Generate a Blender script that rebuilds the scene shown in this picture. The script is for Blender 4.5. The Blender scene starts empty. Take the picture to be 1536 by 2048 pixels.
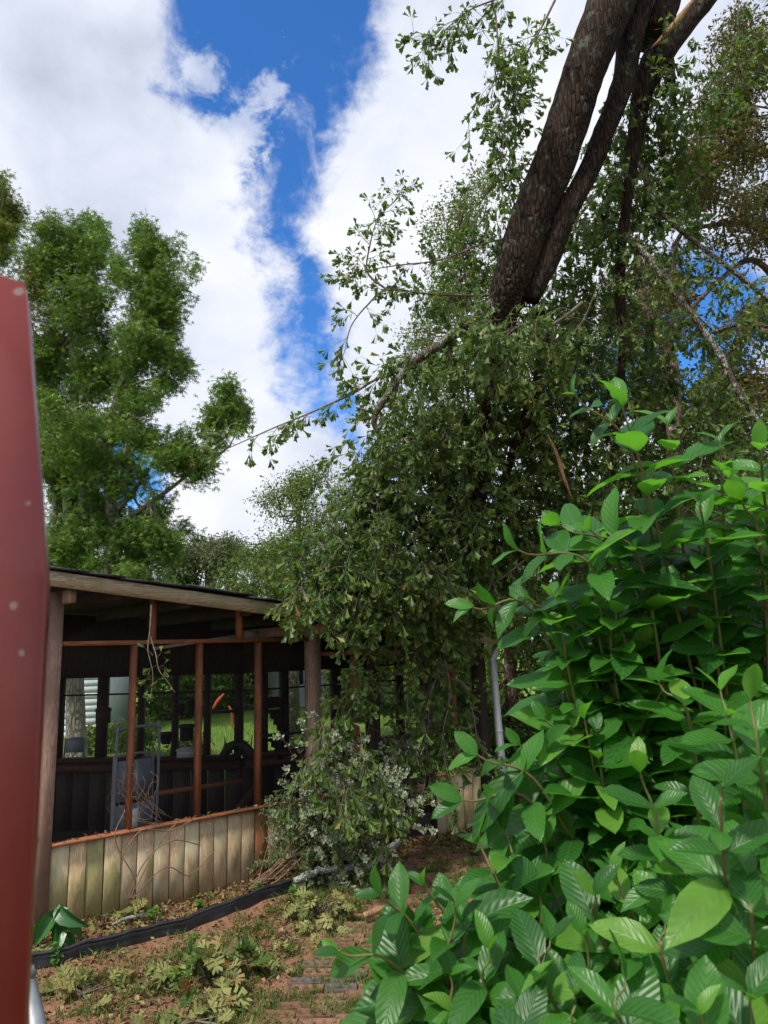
import bpy, math, random
import numpy as np
from mathutils import Vector, Matrix
rng = np.random.default_rng(7)
random.seed(7)
S = bpy.context.scene
COL = S.collection
# ------------------------------------------------------------------ camera
F_PX, PITCH, ROLL, CAM_H = 1428.0, .188, -.0314, 2.017
cp, sp, cr, sr = math.cos(PITCH), math.sin(PITCH), math.cos(ROLL), math.sin(ROLL)
FW = np.array([0, cp, sp]); UP0 = np.array([0, -sp, cp]); RT0 = np.array([1., 0, 0])
RT = cr * RT0 + sr * UP0; UPV = -sr * RT0 + cr * UP0
CAM = np.array([0, 0, CAM_H])
cd = bpy.data.cameras.new('camera'); cam = bpy.data.objects.new('camera', cd); COL.objects.link(cam)
cam.matrix_world = Matrix(((RT[0], UPV[0], -FW[0], 0), (RT[1], UPV[1], -FW[1], 0), (RT[2], UPV[2], -FW[2], CAM_H), (0, 0, 0, 1)))
cd.sensor_fit = 'VERTICAL'; cd.sensor_height = 36; cd.lens = F_PX / 2048 * 36
cd.clip_start = .05; cd.clip_end = 2000
cd.dof.use_dof = True; cd.dof.focus_distance = 5.0; cd.dof.aperture_fstop = 10
S.camera = cam
def ray(x, y):
    return FW + RT * (x - 768) / F_PX - UPV * (y - 1024) / F_PX
def at(x, y, Y):                    # the world point seen at photo pixel x, y at world depth Y
    v = ray(x, y); return CAM + v * (Y / v[1])
def on_ground(x, y, z=0.):
    v = ray(x, y); return CAM + v * ((z - CAM_H) / v[2])
# ------------------------------------------------------------------ world
SUN_EL, SUN_AZ = math.radians(54), math.radians(216)      # azimuth clockwise from +Y: behind the camera, a little left
W = bpy.data.worlds.new('World'); S.world = W; W.use_nodes = True
nt = W.node_tree; nt.nodes.clear()
def N(nt, t, ins=None, **kw):
    n = nt.nodes.new(t)
    for k, v in kw.items(): setattr(n, k, v)
    if ins:
        for k, v in ins.items():
            if hasattr(v, 'is_linked') or isinstance(v, bpy.types.NodeSocket): nt.links.new(v, n.inputs[k])
            else: n.inputs[k].default_value = v
    return n
def math_(nt, op, a, b=None, c=None, clamp=False):
    n = nt.nodes.new('ShaderNodeMath'); n.operation = op; n.use_clamp = clamp
    for i, v in enumerate((a, b, c)):
        if v is None: continue
        if isinstance(v, bpy.types.NodeSocket): nt.links.new(v, n.inputs[i])
        else: n.inputs[i].default_value = v
    return n.outputs[0]
def mixc(nt, f, a, b, mode='MIX'):
    n = nt.nodes.new('ShaderNodeMix'); n.data_type = 'RGBA'; n.blend_type = mode
    for i, v in ((0, f), (6, a), (7, b)):
        if isinstance(v, bpy.types.NodeSocket): nt.links.new(v, n.inputs[i])
        else: n.inputs[i].default_value = v if i == 0 else (*v, 1) if len(v) == 3 else v
    return n.outputs[2]
def ramp(nt, f, stops, interp='LINEAR'):
    n = nt.nodes.new('ShaderNodeValToRGB'); r = n.color_ramp; r.interpolation = interp
    while len(r.elements) < len(stops): r.elements.new(.5)
    for e, (p, c) in zip(r.elements, stops):
        e.position = p; e.color = (c, c, c, 1) if not hasattr(c, '__len__') else (*c, 1)
    nt.links.new(f, n.inputs[0]); return n.outputs[0]
def smooth(nt, v, lo, hi, a=0., b=1.):
    n = N(nt, 'ShaderNodeMapRange', interpolation_type='SMOOTHSTEP')
    nt.links.new(v, n.inputs[0])
    for i, q in ((1, lo), (2, hi), (3, a), (4, b)): n.inputs[i].default_value = q
    return n.outputs[0]
sky = N(nt, 'ShaderNodeTexSky', sky_type='NISHITA', sun_disc=False, sun_elevation=SUN_EL, sun_rotation=SUN_AZ, air_density=1.0, dust_density=.2, ozone_density=3.)
skyc = N(nt, 'ShaderNodeGamma', {0: sky.outputs[0], 1: 1.0}).outputs[0]
bg_sky = N(nt, 'ShaderNodeBackground', {0: mixc(nt, 1., skyc, (.42, .92, 1.45), 'MULTIPLY'), 1: .105})
tc = N(nt, 'ShaderNodeTexCoord').outputs['Generated']
sx = N(nt, 'ShaderNodeSeparateXYZ', {0: tc})
az = math_(nt, 'ARCTAN2', sx.outputs[0], sx.outputs[1]); el = math_(nt, 'ARCSINE', sx.outputs[2])
# the clear lane between two cloud banks: its left and right edge over elevation
lane = [(-120, 360, 800), (0, 352, 775), (60, 375, 728), (120, 372, 710), (190, 345, 690), (235, 420, 668), (290, 488, 664), (360, 500, 652), (420, 512, 640), (470, 535, 618), (520, 552, 655), (590, 555, 672), (650, 575, 675), (730, 600, 670), (800, 630, 665), (860, 690, 690)]
def ae(x, y):
    v = ray(x, y); v = v / np.linalg.norm(v); return math.atan2(v[0], v[1]), math.asin(v[2])
def curve(pts, f):
    n = N(nt, 'ShaderNodeFloatCurve'); c = n.mapping.curves[0]
    n.mapping.use_clip = False
    while len(c.points) < len(pts): c.points.new(.5, .5)
    for p, (x, y) in zip(c.points, sorted(pts)): p.location = (x, y); p.handle_type = 'VECTOR'
    n.mapping.update(); nt.links.new(f, n.inputs[1]); return n.outputs[0]
Lp, Rp = [], []
for y, xl, xr in lane:
    a, e = ae(xl, y); Lp.append((e, a + 1)); a, e = ae(xr, y); Rp.append((e, a + 1))
le = math_(nt, 'SUBTRACT', curve(Lp, el), 1.); re = math_(nt, 'SUBTRACT', curve(Rp, el), 1.)
inside = math_(nt, 'MINIMUM', math_(nt, 'SUBTRACT', az, le), math_(nt, 'SUBTRACT', re, az))
def noise(nt, vec, scale, detail=6, rough=.55, dist=0., w=None):
    n = N(nt, 'ShaderNodeTexNoise', {'Scale': scale, 'Detail': detail, 'Roughness': rough, 'Distortion': dist})
    nt.links.new(vec, n.inputs['Vector']); return n.outputs[0]
mp = N(nt, 'ShaderNodeMapping', {0: tc, 3: (1, 1, 1.2)}).outputs[0]
n1 = noise(nt, mp, 7, 9, .62, .3); n2 = noise(nt, mp, 2.2, 5, .5, .2); n3 = noise(nt, mp, 26, 8, .65, .3)
edge = math_(nt, 'ADD', math_(nt, 'ADD', inside, .012), math_(nt, 'MULTIPLY', math_(nt, 'SUBTRACT', n1, .5), -.22))
edge = math_(nt, 'ADD', edge, math_(nt, 'MULTIPLY', math_(nt, 'SUBTRACT', n3, .5), -.10))
gap = smooth(nt, edge, -.03, .045)
tcn_ = N(nt, 'ShaderNodeVectorMath', {0: tc}, operation='NORMALIZE').outputs[0]; tg = None      # a wispy tongue of cloud reaching into the lane
for x, y, r_ in ((535, 190, .022), (517, 222, .022), (490, 258, .030), (450, 300, .045), (395, 140, .022)):
    v = ray(x, y); v = v / np.linalg.norm(v); d = N(nt, 'ShaderNodeVectorMath', {0: tcn_, 1: tuple(v)}, operation='DISTANCE').outputs['Value']
    m = smooth(nt, math_(nt, 'ADD', math_(nt, 'SUBTRACT', r_, d), math_(nt, 'MULTIPLY', math_(nt, 'SUBTRACT', n3, .5), .16)), -.012, .025); tg = m if tg is None else math_(nt, 'MAXIMUM', tg, m)
gap = math_(nt, 'MULTIPLY', gap, math_(nt, 'SUBTRACT', 1., math_(nt, 'MULTIPLY', tg, .6)))
wisp = noise(nt, N(nt, 'ShaderNodeMapping', {0: tc, 2: (0, 0, .5), 3: (1, 1, .45)}).outputs[0], 9, 9, .68, .8)
gap = math_(nt, 'MULTIPLY', gap, smooth(nt, wisp, .56, .78, 1., .55))
# smaller clear patches low behind the trees and anywhere else around the sky
far = smooth(nt, n2, .36, .44, 1., 0.)
far = math_(nt, 'MULTIPLY', far, smooth(nt, n1, .35, .6, .2, 1.))
away = smooth(nt, math_(nt, 'ABSOLUTE', math_(nt, 'SUBTRACT', az, -.12)), .55, .75)
patches = [(1440, 640, .085), (1290, 740, .07), (250, 930, .06), (700, 800, .035), (1150, 760, .03)]
pt = None
for x, y, r in patches:
    v = ray(x, y); v = v / np.linalg.norm(v)
    d = N(nt, 'ShaderNodeVectorMath', {0: N(nt, 'ShaderNodeVectorMath', {0: tc}, operation='NORMALIZE').outputs[0], 1: tuple(v)}, operation='DISTANCE').outputs['Value']
    m = math_(nt, 'ADD', math_(nt, 'SUBTRACT', r, d), math_(nt, 'MULTIPLY', math_(nt, 'SUBTRACT', n1, .5), -.2))
    m = smooth(nt, m, -.01, .03)
    pt = m if pt is None else math_(nt, 'MAXIMUM', pt, m)
gap = math_(nt, 'MAXIMUM', math_(nt, 'MAXIMUM', gap, math_(nt, 'MULTIPLY', far, away)), pt)
shade = noise(nt, mp, 2.6, 6, .5, .15)
cshade = noise(nt, mp, 9, 6, .55, .3)
cv = math_(nt, 'ADD', math_(nt, 'MULTIPLY', shade, .75), math_(nt, 'MULTIPLY', cshade, .25))
cloud = ramp(nt, cv, [(.32, (.36, .40, .48)), (.42, (.50, .54, .64)), (.50, (.62, .65, .73)), (.60, (.72, .73, .77))])
bg_cl = N(nt, 'ShaderNodeBackground', {0: cloud, 1: 1.0})
mx = N(nt, 'ShaderNodeMixShader', {0: gap, 1: bg_cl.outputs[0], 2: bg_sky.outputs[0]})
nt.links.new(mx.outputs[0], N(nt, 'ShaderNodeOutputWorld').inputs[0])
# ------------------------------------------------------------------ sun
sd = bpy.data.lights.new('sun', 'SUN'); sd.energy = 3.2; sd.angle = math.radians(6); sd.color = (1, .95, .86)
sun = bpy.data.objects.new('sun', sd); COL.objects.link(sun)
sdir = Vector((math.sin(SUN_AZ) * math.cos(SUN_EL), math.cos(SUN_AZ) * math.cos(SUN_EL), math.sin(SUN_EL)))
sun.rotation_euler = sdir.to_track_quat('Z', 'Y').to_euler()
S.view_settings.view_transform = 'Standard'; S.view_settings.look = 'None'; S.view_settings.exposure = 0.48; S.view_settings.gamma = 1
S.view_settings.use_curve_mapping = False
S.cycles.transparent_max_bounces = 24; S.cycles.max_bounces = 8
# ------------------------------------------------------------------ helpers
def nrm(v): v = np.asarray(v, float); return v / (np.linalg.norm(v, axis=-1, keepdims=True) + 1e-12)
def mesh(name, V, F, mat, uv=None, rnd=None, smooth_=False):
    V = np.asarray(V, np.float32)
    me = bpy.data.meshes.new(name)
    F = [f for f in (F if isinstance(F, list) and len(F) and isinstance(F[0], np.ndarray) else [np.asarray(F, np.int32)]) if len(f)]
    idx = np.concatenate([f.ravel() for f in F]).astype(np.int32)
    tot = np.concatenate([np.full(len(f), f.shape[1], np.int32) for f in F])
    st = np.concatenate([[0], np.cumsum(tot)[:-1]]).astype(np.int32)
    me.vertices.add(len(V)); me.vertices.foreach_set('co', V.ravel())
    me.loops.add(len(idx)); me.loops.foreach_set('vertex_index', idx)
    me.polygons.add(len(tot)); me.polygons.foreach_set('loop_start', st); me.polygons.foreach_set('loop_total', tot)
    if smooth_: me.polygons.foreach_set('use_smooth', np.ones(len(tot), bool))
    me.update(calc_edges=True)
    if uv is not None:
        u = me.uv_layers.new(name='UVMap'); u.data.foreach_set('uv', np.asarray(uv, np.float32)[idx].ravel())
    if rnd is not None:
        a = me.attributes.new('rnd', 'FLOAT', 'POINT'); a.data.foreach_set('value', np.asarray(rnd, np.float32))
    if mat: me.materials.append(mat)
    return me
class MB:                                            # collects shapes; build() links them as ONE mesh object
    def __init__(s): s.v = []; s.q = []; s.t = []; s.n = 0
    def add(s, V, Q=(), T=()):
        V = np.asarray(V, float)
        if len(Q): s.q.append(np.asarray(Q, int) + s.n)
        if len(T): s.t.append(np.asarray(T, int) + s.n)
        s.v.append(V); s.n += len(V); return s
    def box(s, c, d, R=None):
        c = np.array(c, float); d = np.array(d, float) / 2
        V = np.array([[x, y, z] for x in (-1, 1) for y in (-1, 1) for z in (-1, 1)]) * d
        if R is not None: V = V @ np.asarray(R).T
        return s.add(V + c, [(0, 1, 3, 2), (4, 6, 7, 5), (0, 4, 5, 1), (2, 3, 7, 6), (0, 2, 6, 4), (1, 5, 7, 3)])
    def bar(s, a, b, w, h, up=(0, 0, 1)):            # rectangular bar from a to b
        a = np.array(a, float); b = np.array(b, float); y = nrm(b - a); x = nrm(np.cross(y, up)); z = np.cross(x, y)
        return s.box((a + b) / 2, (w, np.linalg.norm(b - a), h), np.stack([x, y, z], 1))
    def prism(s, poly, z0, z1, axes=None):           # poly (n,2) swept between z0 and z1; axes = three column vectors
        P = np.asarray(poly, float); n = len(P)
        V = np.concatenate([np.c_[P, np.full(n, z0)], np.c_[P, np.full(n, z1)]])
        if axes is not None: V = V @ np.asarray(axes, float)
        Q = [(i, (i + 1) % n, n + (i + 1) % n, n + i) for i in range(n)]
        T = [(0, i + 1, i) for i in range(1, n - 1)] + [(n, n + i, n + i + 1) for i in range(1, n - 1)]
        return s.add(V, Q, T)
    def tube(s, pts, rad, k=6, wob=0., cap=True):
        P = np.asarray(pts, float); n = len(P); r = np.full(n, rad, float) if np.isscalar(rad) else np.asarray(rad, float)
        t = np.gradient(P, axis=0); t = nrm(t)
        ref = np.array([.31, .17, .93]);
        if abs(t[0] @ nrm(ref)) > .9: ref = np.array([.9, .3, .1])
        a = nrm(np.cross(t, ref)); b = np.cross(t, a)
        th = np.arange(k) * 2 * math.pi / k
        rr = r[:, None] * (1 + (wob * (rng.random((n, k)) - .5) if wob else 0))
        V = P[:, None] + rr[..., None] * (np.cos(th)[None, :, None] * a[:, None] + np.sin(th)[None, :, None] * b[:, None])
        i = np.arange(n - 1)[:, None] * k; j = np.arange(k)[None]; j2 = (j + 1) % k
        Q = np.stack([i + j, i + j2, i + k + j2, i + k + j], -1).reshape(-1, 4)
        V = V.reshape(-1, 3); T = []
        if cap:
            V = np.concatenate([V, P[:1], P[-1:]]); c0 = n * k
            T = [(c0, (q + 1) % k, q) for q in range(k)] + [(c0 + 1, (n - 1) * k + q, (n - 1) * k + (q + 1) % k) for q in range(k)]
        return s.add(V, Q, T)
    def mesh(s, name, mat, **kw):
        V = np.concatenate(s.v); F = []
        if s.q: F.append(np.concatenate(s.q))
        if s.t: F.append(np.concatenate(s.t))
        return mesh(name, V, F, mat, **kw)
    def build(s, name, mat, parent=None, **kw):
        return link(name, s.mesh(name, mat, **kw), parent)
def link(name, me, parent=None):
    o = bpy.data.objects.new(name, me); COL.objects.link(o)
    if parent: o.parent = parent
    return o
def tag(o, label=None, cat=None, group=None, kind=None):
    if label: o['label'] = label
    if cat: o['category'] = cat
    if group: o['group'] = group
    if kind: o['kind'] = kind
    return o
def thing(name, label, cat, loc=(0, 0, 0), rz=0, group=None):
    o = bpy.data.objects.new(name, None); o.empty_display_size = .1; COL.objects.link(o)
    o.location = tuple(loc); o.rotation_euler = (0, 0, rz); return tag(o, label, cat, group)
def spline(P, n):                                    # Catmull-Rom through points (any columns)
    P = np.asarray(P, float)
    if len(P) == 2: return P[0] + (P[1] - P[0]) * np.linspace(0, 1, n)[:, None]
    Q = np.concatenate([[2 * P[0] - P[1]], P, [2 * P[-1] - P[-2]]])
    u = np.linspace(0, len(P) - 1 - 1e-6, n); i = u.astype(int); f = (u - i)[:, None]
    a, b, c, d = Q[i], Q[i + 1], Q[i + 2], Q[i + 3]
    return .5 * (2 * b + (c - a) * f + (2 * a - 5 * b + 4 * c - d) * f ** 2 + (3 * b - a - 3 * c + d) * f ** 3)
def pxl(pts, n=None):                                # [(x, y, depth, width_px)] -> points, radii
    P = np.array([[*at(x, y, Y), w * Y / F_PX / 2] for x, y, Y, w in pts])
    P = spline(P, n or len(P) * 4); return P[:, :3], np.maximum(P[:, 3], .001)
# ------------------------------------------------------------------ materials
def mat(name, rough=.8, spec=.3):
    m = bpy.data.materials.new(name); m.use_nodes = True; t = m.node_tree
    b = t.nodes['Principled BSDF']; b.inputs['Roughness'].default_value = rough; b.inputs['Specular IOR Level'].default_value = spec
    return m, t, b
def coord(t, kind='Object', scale=(1, 1, 1)):
    return N(t, 'ShaderNodeMapping', {0: N(t, 'ShaderNodeTexCoord').outputs[kind], 3: scale}).outputs[0]
def setc(t, b, c): 
    if isinstance(c, bpy.types.NodeSocket): t.links.new(c, b.inputs['Base Color'])
    else: b.inputs['Base Color'].default_value = (*c, 1)
def bump(t, b, h, s=.3, d=.01):
    n = N(t, 'ShaderNodeBump', {'Strength': s, 'Distance': d, 'Height': h}); t.links.new(n.outputs[0], b.inputs['Normal'])
def objrand(t): return N(t, 'ShaderNodeObjectInfo').outputs['Random']
def plain(name, c1, c2, scale=6, rough=.7, spec=.3, bs=.2, metal=0, stretch=(1, 1, 1)):
    m, t, b = mat(name, rough, spec); v = coord(t, 'Object', stretch); n = noise(t, v, scale, 8, .6)
    setc(t, b, mixc(t, smooth(t, n, .3, .7), c1, c2)); bump(t, b, noise(t, v, scale * 5, 6, .6), bs, .01)
    b.inputs['Metallic'].default_value = metal; return m
def wood(name, c1, c2, c3=None, algae=0, axis=2, rough=.75, spec=.25, var=.35):
    m, t, b = mat(name, rough, spec)
    r = objrand(t)
    tcn = N(t, 'ShaderNodeTexCoord').outputs['Object']
    off = N(t, 'ShaderNodeCombineXYZ', {0: math_(t, 'MULTIPLY', r, 31.), 1: math_(t, 'MULTIPLY', r, 17.), 2: math_(t, 'MULTIPLY', r, 7.)}).outputs[0]
    v = N(t, 'ShaderNodeVectorMath', {0: tcn, 1: off}, operation='ADD').outputs[0]
    sc = [1, 1, 1]; sc[axis] = .09
    vg = N(t, 'ShaderNodeMapping', {0: v, 3: tuple(sc)}).outputs[0]
    g = noise(t, vg, 55, 5, .6, .6); big = noise(t, vg, 14, 4, .5, 1.8)
    ring = math_(t, 'SINE', math_(t, 'MULTIPLY', big, 60.))
    gg = math_(t, 'ADD', math_(t, 'MULTIPLY', g, .6), math_(t, 'MULTIPLY', smooth(t, ring, -.4, .9), .25))
    c = mixc(t, smooth(t, gg, .25, .65), c1, c2)
    if c3: c = mixc(t, smooth(t, noise(t, v, 2.3, 5, .6), .45, .65), c, c3)
    if algae:
        z = N(t, 'ShaderNodeSeparateXYZ', {0: tcn})
        a = math_(t, 'ADD', noise(t, N(t, 'ShaderNodeMapping', {0: v, 3: (1, 1, .35)}).outputs[0], 5, 6, .6), math_(t, 'MULTIPLY', z.outputs[2], -.20))
        a = math_(t, 'ADD', a, math_(t, 'MULTIPLY', math_(t, 'SUBTRACT', r, .5), .25))
        c = mixc(t, math_(t, 'MULTIPLY', smooth(t, a, .36, .58), algae), c, (.17, .18, .045))
        drt = math_(t, 'ADD', math_(t, 'MULTIPLY', z.outputs[2], -4.5), math_(t, 'MULTIPLY', noise(t, v, 9, 5), .9))
        c = mixc(t, math_(t, 'MULTIPLY', smooth(t, drt, -.1, .5), .6), c, (.12, .075, .045))
    c = mixc(t, 1., c, ramp(t, r, [(0, (1 - var, 1 - var, 1 - var)), (1, (1.15, 1.12, 1.1))]), 'MULTIPLY')
    setc(t, b, c); bump(t, b, gg, .35, .004); return m
def bark(name, c1, c2, lich=(.28, .32, .26), lam=.5, scale=1., axis_stretch=.25, lscale=9):
    m, t, b = mat(name, .9, .15); tcn = N(t, 'ShaderNodeTexCoord').outputs['Object']
    v = N(t, 'ShaderNodeMapping', {0: tcn, 2: (0, math.radians(-25), 0), 3: (1, 1, axis_stretch)}).outputs[0]
    vo = N(t, 'ShaderNodeTexVoronoi', {'Vector': v, 'Scale': 38 * scale}, feature='DISTANCE_TO_EDGE').outputs[0]
    n = noise(t, v, 20 * scale, 8, .65, .5)
    h = math_(t, 'ADD', smooth(t, vo, 0, .25), math_(t, 'MULTIPLY', n, .8))
    c = mixc(t, smooth(t, h, .35, 1.2), c1, c2)
    big = noise(t, tcn, 3, 4, .5)
    c = mixc(t, smooth(t, big, .4, .7, 0., .4), c, tuple(x * 1.7 for x in c2))
    l = math_(t, 'ADD', noise(t, tcn, lscale, 8, .7), math_(t, 'MULTIPLY', noise(t, tcn, 60, 3, .6), .12))
    c = mixc(t, smooth(t, l, .72 - .2 * lam, .76 - .2 * lam), c, lich)
    setc(t, b, c); bump(t, b, math_(t, 'ADD', h, math_(t, 'MULTIPLY', big, 3.)), .8, .02); return m
def leafmat(name, stops, back=None, rough=.45, spec=.4, trans=.3, tint=1.35, veins=0, vein_c=None):
    """stops: colour ramp over a per-leaf random; back: colour of the underside"""
    m, t, b = mat(name, rough, spec)
    a = N(t, 'ShaderNodeAttribute', attribute_name='rnd').outputs['Fac']
    f = math_(t, 'FRACT', math_(t, 'ADD', a, objrand(t)))
    c = ramp(t, f, stops)
    if back is not None:
        g = N(t, 'ShaderNodeNewGeometry').outputs['Backfacing']; c = mixc(t, g, c, mixc(t, .65, c, back))
    if veins:
        uv = N(t, 'ShaderNodeSeparateXYZ', {0: N(t, 'ShaderNodeTexCoord').outputs['UV']})
        u = math_(t, 'ABSOLUTE', math_(t, 'SUBTRACT', uv.outputs[0], .5))
        ph = math_(t, 'SUBTRACT', math_(t, 'MULTIPLY', uv.outputs[1], 54.), math_(t, 'MULTIPLY', u, 34.))
        w = math_(t, 'SINE', ph)
        ridge = smooth(t, w, .55, 1.); mid = smooth(t, u, .0, .022, 1., 0.)
        v = math_(t, 'MAXIMUM', math_(t, 'MULTIPLY', ridge, .45), mid)
        c = mixc(t, math_(t, 'MULTIPLY', v, .45), c, vein_c)
        hgt = math_(t, 'SUBTRACT', math_(t, 'MULTIPLY', w, -.5), math_(t, 'MULTIPLY', mid, 1.2))
        bump(t, b, hgt, veins, .0022)
    w_ = N(t, 'ShaderNodeTexCoord').outputs['Object']
    c = mixc(t, 1., c, ramp(t, noise(t, w_, 2.2 if veins else 25, 4, .6), [(.3, (.78, .78, .8)), (.7, (1.15, 1.12, 1.0))]), 'MULTIPLY')
    setc(t, b, c)
    tr = N(t, 'ShaderNodeBsdfTranslucent', {0: mixc(t, 1., c, (tint * 1.1, tint * 1.35, tint * .45), 'MULTIPLY')})
    mx = N(t, 'ShaderNodeMixShader', {0: trans, 1: b.outputs[0], 2: tr.outputs[0]})
    t.links.new(mx.outputs[0], t.nodes['Material Output'].inputs[0]); return m
M = {}
M['plank'] = wood('weathered_plank', (.56, .39, .22), (.82, .64, .42), (.56, .50, .33), algae=.75)
M['plank_stained'] = wood('stained_plank', (.22, .09, .035), (.36, .17, .07), var=.05)
M['fascia'] = wood('weathered_fascia', (.27, .21, .13), (.46, .40, .28), (.24, .25, .11), axis=0)
M['post'] = wood('faded_brown_post', (.25, .16, .12), (.38, .265, .21), (.21, .14, .11), var=.15)
M['stud'] = wood('red_brown_stain', (.20, .07, .032), (.33, .13, .062), (.16, .07, .04), var=.2)
M['rail'] = wood('red_brown_rail', (.20, .07, .032), (.33, .13, .062), (.16, .07, .04), axis=0, var=.2)
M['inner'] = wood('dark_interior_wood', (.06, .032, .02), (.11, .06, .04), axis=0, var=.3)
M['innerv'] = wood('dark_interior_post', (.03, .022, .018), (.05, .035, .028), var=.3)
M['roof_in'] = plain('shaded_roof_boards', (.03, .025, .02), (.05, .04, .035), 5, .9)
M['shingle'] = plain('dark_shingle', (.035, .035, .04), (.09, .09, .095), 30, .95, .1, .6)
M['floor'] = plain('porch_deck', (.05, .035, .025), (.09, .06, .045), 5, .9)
m, t, b = mat('insect_screen', .7, .2)
setc(t, b, (.02, .021, .024)); v = coord(t)
tp = N(t, 'ShaderNodeBsdfTransparent'); nz = noise(t, v, 4, 5, .6)
mx = N(t, 'ShaderNodeMixShader', {0: smooth(t, nz, .2, .8, .12, .20), 1: tp.outputs[0], 2: b.outputs[0]})
t.links.new(mx.outputs[0], t.nodes['Material Output'].inputs[0]); M['screen'] = m
m, t, b = mat('red_paint', .33, .5); v = coord(t)
c = mixc(t, smooth(t, noise(t, v, 3, 6, .6), .35, .7), (.17, .015, .011), (.21, .022, .015))
sp_ = N(t, 'ShaderNodeTexVoronoi', {'Vector': v, 'Scale': 13.}).outputs['Distance']
c = mixc(t, math_(t, 'MULTIPLY', smooth(t, sp_, .1, .16, 1., 0.), smooth(t, noise(t, v, 4, 2), .5, .6)), c, (.42, .40, .33))
for x_, y_, Y_, q_ in ((40, 588, .5, .0045), (8, 655, .494, .004), (26, 1212, .441, .0026), (42, 1306, .442, .0024), (30, 700, .488, .0025), (60, 1010, .455, .003)):
    pp = at(x_, y_, Y_) - np.array([-.30, .42, 0]); d_ = N(t, 'ShaderNodeVectorMath', {0: N(t, 'ShaderNodeTexCoord').outputs['Object'], 1: tuple(pp)}, operation='DISTANCE').outputs['Value']
    c = mixc(t, smooth(t, math_(t, 'ADD', d_, math_(t, 'MULTIPLY', math_(t, 'SUBTRACT', noise(t, v, 160, 4), .5), q_ * 1.2)), q_ * .8, q_ * 1.3, .5, 0.), c, (.34, .33, .27))
b.inputs['Coat Weight'].default_value = .3; b.inputs['Coat Roughness'].default_value = .3
bump(t, b, noise(t, v, 60, 5, .6), .15, .002)
setc(t, b, c); t.links.new(smooth(t, noise(t, v, 9, 6), .3, .7, .28, .5), b.inputs['Roughness']); M['red'] = m
M['galv'] = plain('galvanised_steel', (.20, .22, .24), (.32, .34, .36), 14, .5, .5, .1, .5)
M['white'] = plain('white_painted_metal', (.70, .74, .80), (.82, .84, .86), 4, .5)
M['slat_white'] = plain('white_lattice', (.6, .6, .62), (.75, .75, .75), 5, .6)
M['ladder'] = plain('grey_blue_metal', (.13, .16, .20), (.19, .22, .26), 6, .45, .5, .1)
M['ladder_t'] = plain('grey_tube', (.12, .14, .17), (.18, .20, .23), 6, .4, .5, .1)
M['black'] = plain('black_plastic', (.012, .013, .016), (.035, .038, .045), 9, .38, .5, .3)
M['dark'] = plain('dark_pottery', (.02, .018, .016), (.045, .035, .03), 9, .7)
M['orange'] = plain('orange_paint', (.36, .055, .02), (.45, .08, .03), 15, .7)
M['greyplastic'] = plain('grey_plastic', (.25, .27, .29), (.33, .35, .37), 5, .5)
M['siding'] = plain('white_siding', (.5, .55, .6), (.6, .64, .68), 3, .6)
M['bark_dark'] = bark('oak_bark', (.010, .007, .005), (.040, .027, .019), (.075, .088, .07), .42, .9, .14)
M['bark_mid'] = bark('grey_oak_bark', (.05, .04, .032), (.16, .13, .105), (.30, .33, .28), .6, 1.3)
M['bark_far'] = bark('pale_bark', (.10, .085, .07), (.26, .23, .20), (.36, .37, .33), .4, .5)
M['bark_brown'] = bark('brown_oak_bark', (.05, .032, .024), (.15, .10, .075), (.25, .25, .22), .35, .8)
M['twig'] = plain('oak_twig', (.09, .07, .05), (.19, .16, .12), 20, .8)
M['twig_shrub'] = plain('shrub_stem', (.10, .16, .04), (.16, .10, .05), 9, .6)
M['lichen'] = bark('lichen_branch', (.05, .04, .03), (.12, .10, .08), (.42, .44, .38), 1.2, 1.2, 1, 24)
M['torn'] = wood('torn_wood', (.18, .09, .045), (.42, .26, .15), var=.05)
M['cane'] = plain('dry_cane', (.16, .10, .06), (.28, .18, .11), 20, .8)
M['leaf_oak'] = leafmat('water_oak_leaf', [(0, (.038, .078, .020)), (.5, (.068, .125, .026)), (.82, (.125, .19, .04)), (.97, (.20, .25, .06)), (1, (.20, .10, .03))], (.14, .21, .085), .42, .32, .32)
M['leaf_gum'] = leafmat('sweetgum_leaf', [(0, (.06, .13, .022)), (.6, (.13, .23, .036)), (.93, (.22, .32, .055)), (.97, (.24, .21, .04)), (1, (.28, .15, .03))], (.10, .15, .06), .5, .35, .3)
M['leaf_gum_y'] = leafmat('turning_gum_leaf', [(0, (.07, .12, .02)), (.6, (.14, .19, .03)), (.88, (.26, .22, .035)), (1, (.30, .13, .03))], (.12, .15, .06), .5, .35, .3)
M['leaf_brown'] = leafmat('browning_oak_leaf', [(0, (.035, .045, .015)), (.5, (.075, .075, .022)), (.85, (.12, .085, .03)), (1, (.16, .08, .03))], (.12, .11, .05), .5, .3, .25)
M['leaf_mid'] = leafmat('live_oak_leaf', [(0, (.055, .095, .022)), (.6, (.11, .165, .035)), (1, (.20, .22, .06))], (.12, .15, .07), .5, .35, .3)
M['leaf_far'] = leafmat('grey_green_leaf', [(0, (.07, .09, .05)), (.6, (.11, .135, .075)), (1, (.18, .19, .12))], (.12, .14, .09), .6, .25, .2)
M['leaf_wall'] = leafmat('hedge_leaf', [(0, (.07, .13, .025)), (.6, (.15, .24, .045)), (1, (.26, .34, .08))], None, .5, .3, .3)
M['leaf_big'] = leafmat('glossy_shrub_leaf', [(0, (.020, .095, .017)), (.3, (.034, .142, .020)), (.78, (.055, .20, .026)), (.95, (.095, .26, .034)), (1, (.16, .32, .045))], (.13, .30, .06), .37, .45, .42, 1.5, .26, (.13, .30, .08))
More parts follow.
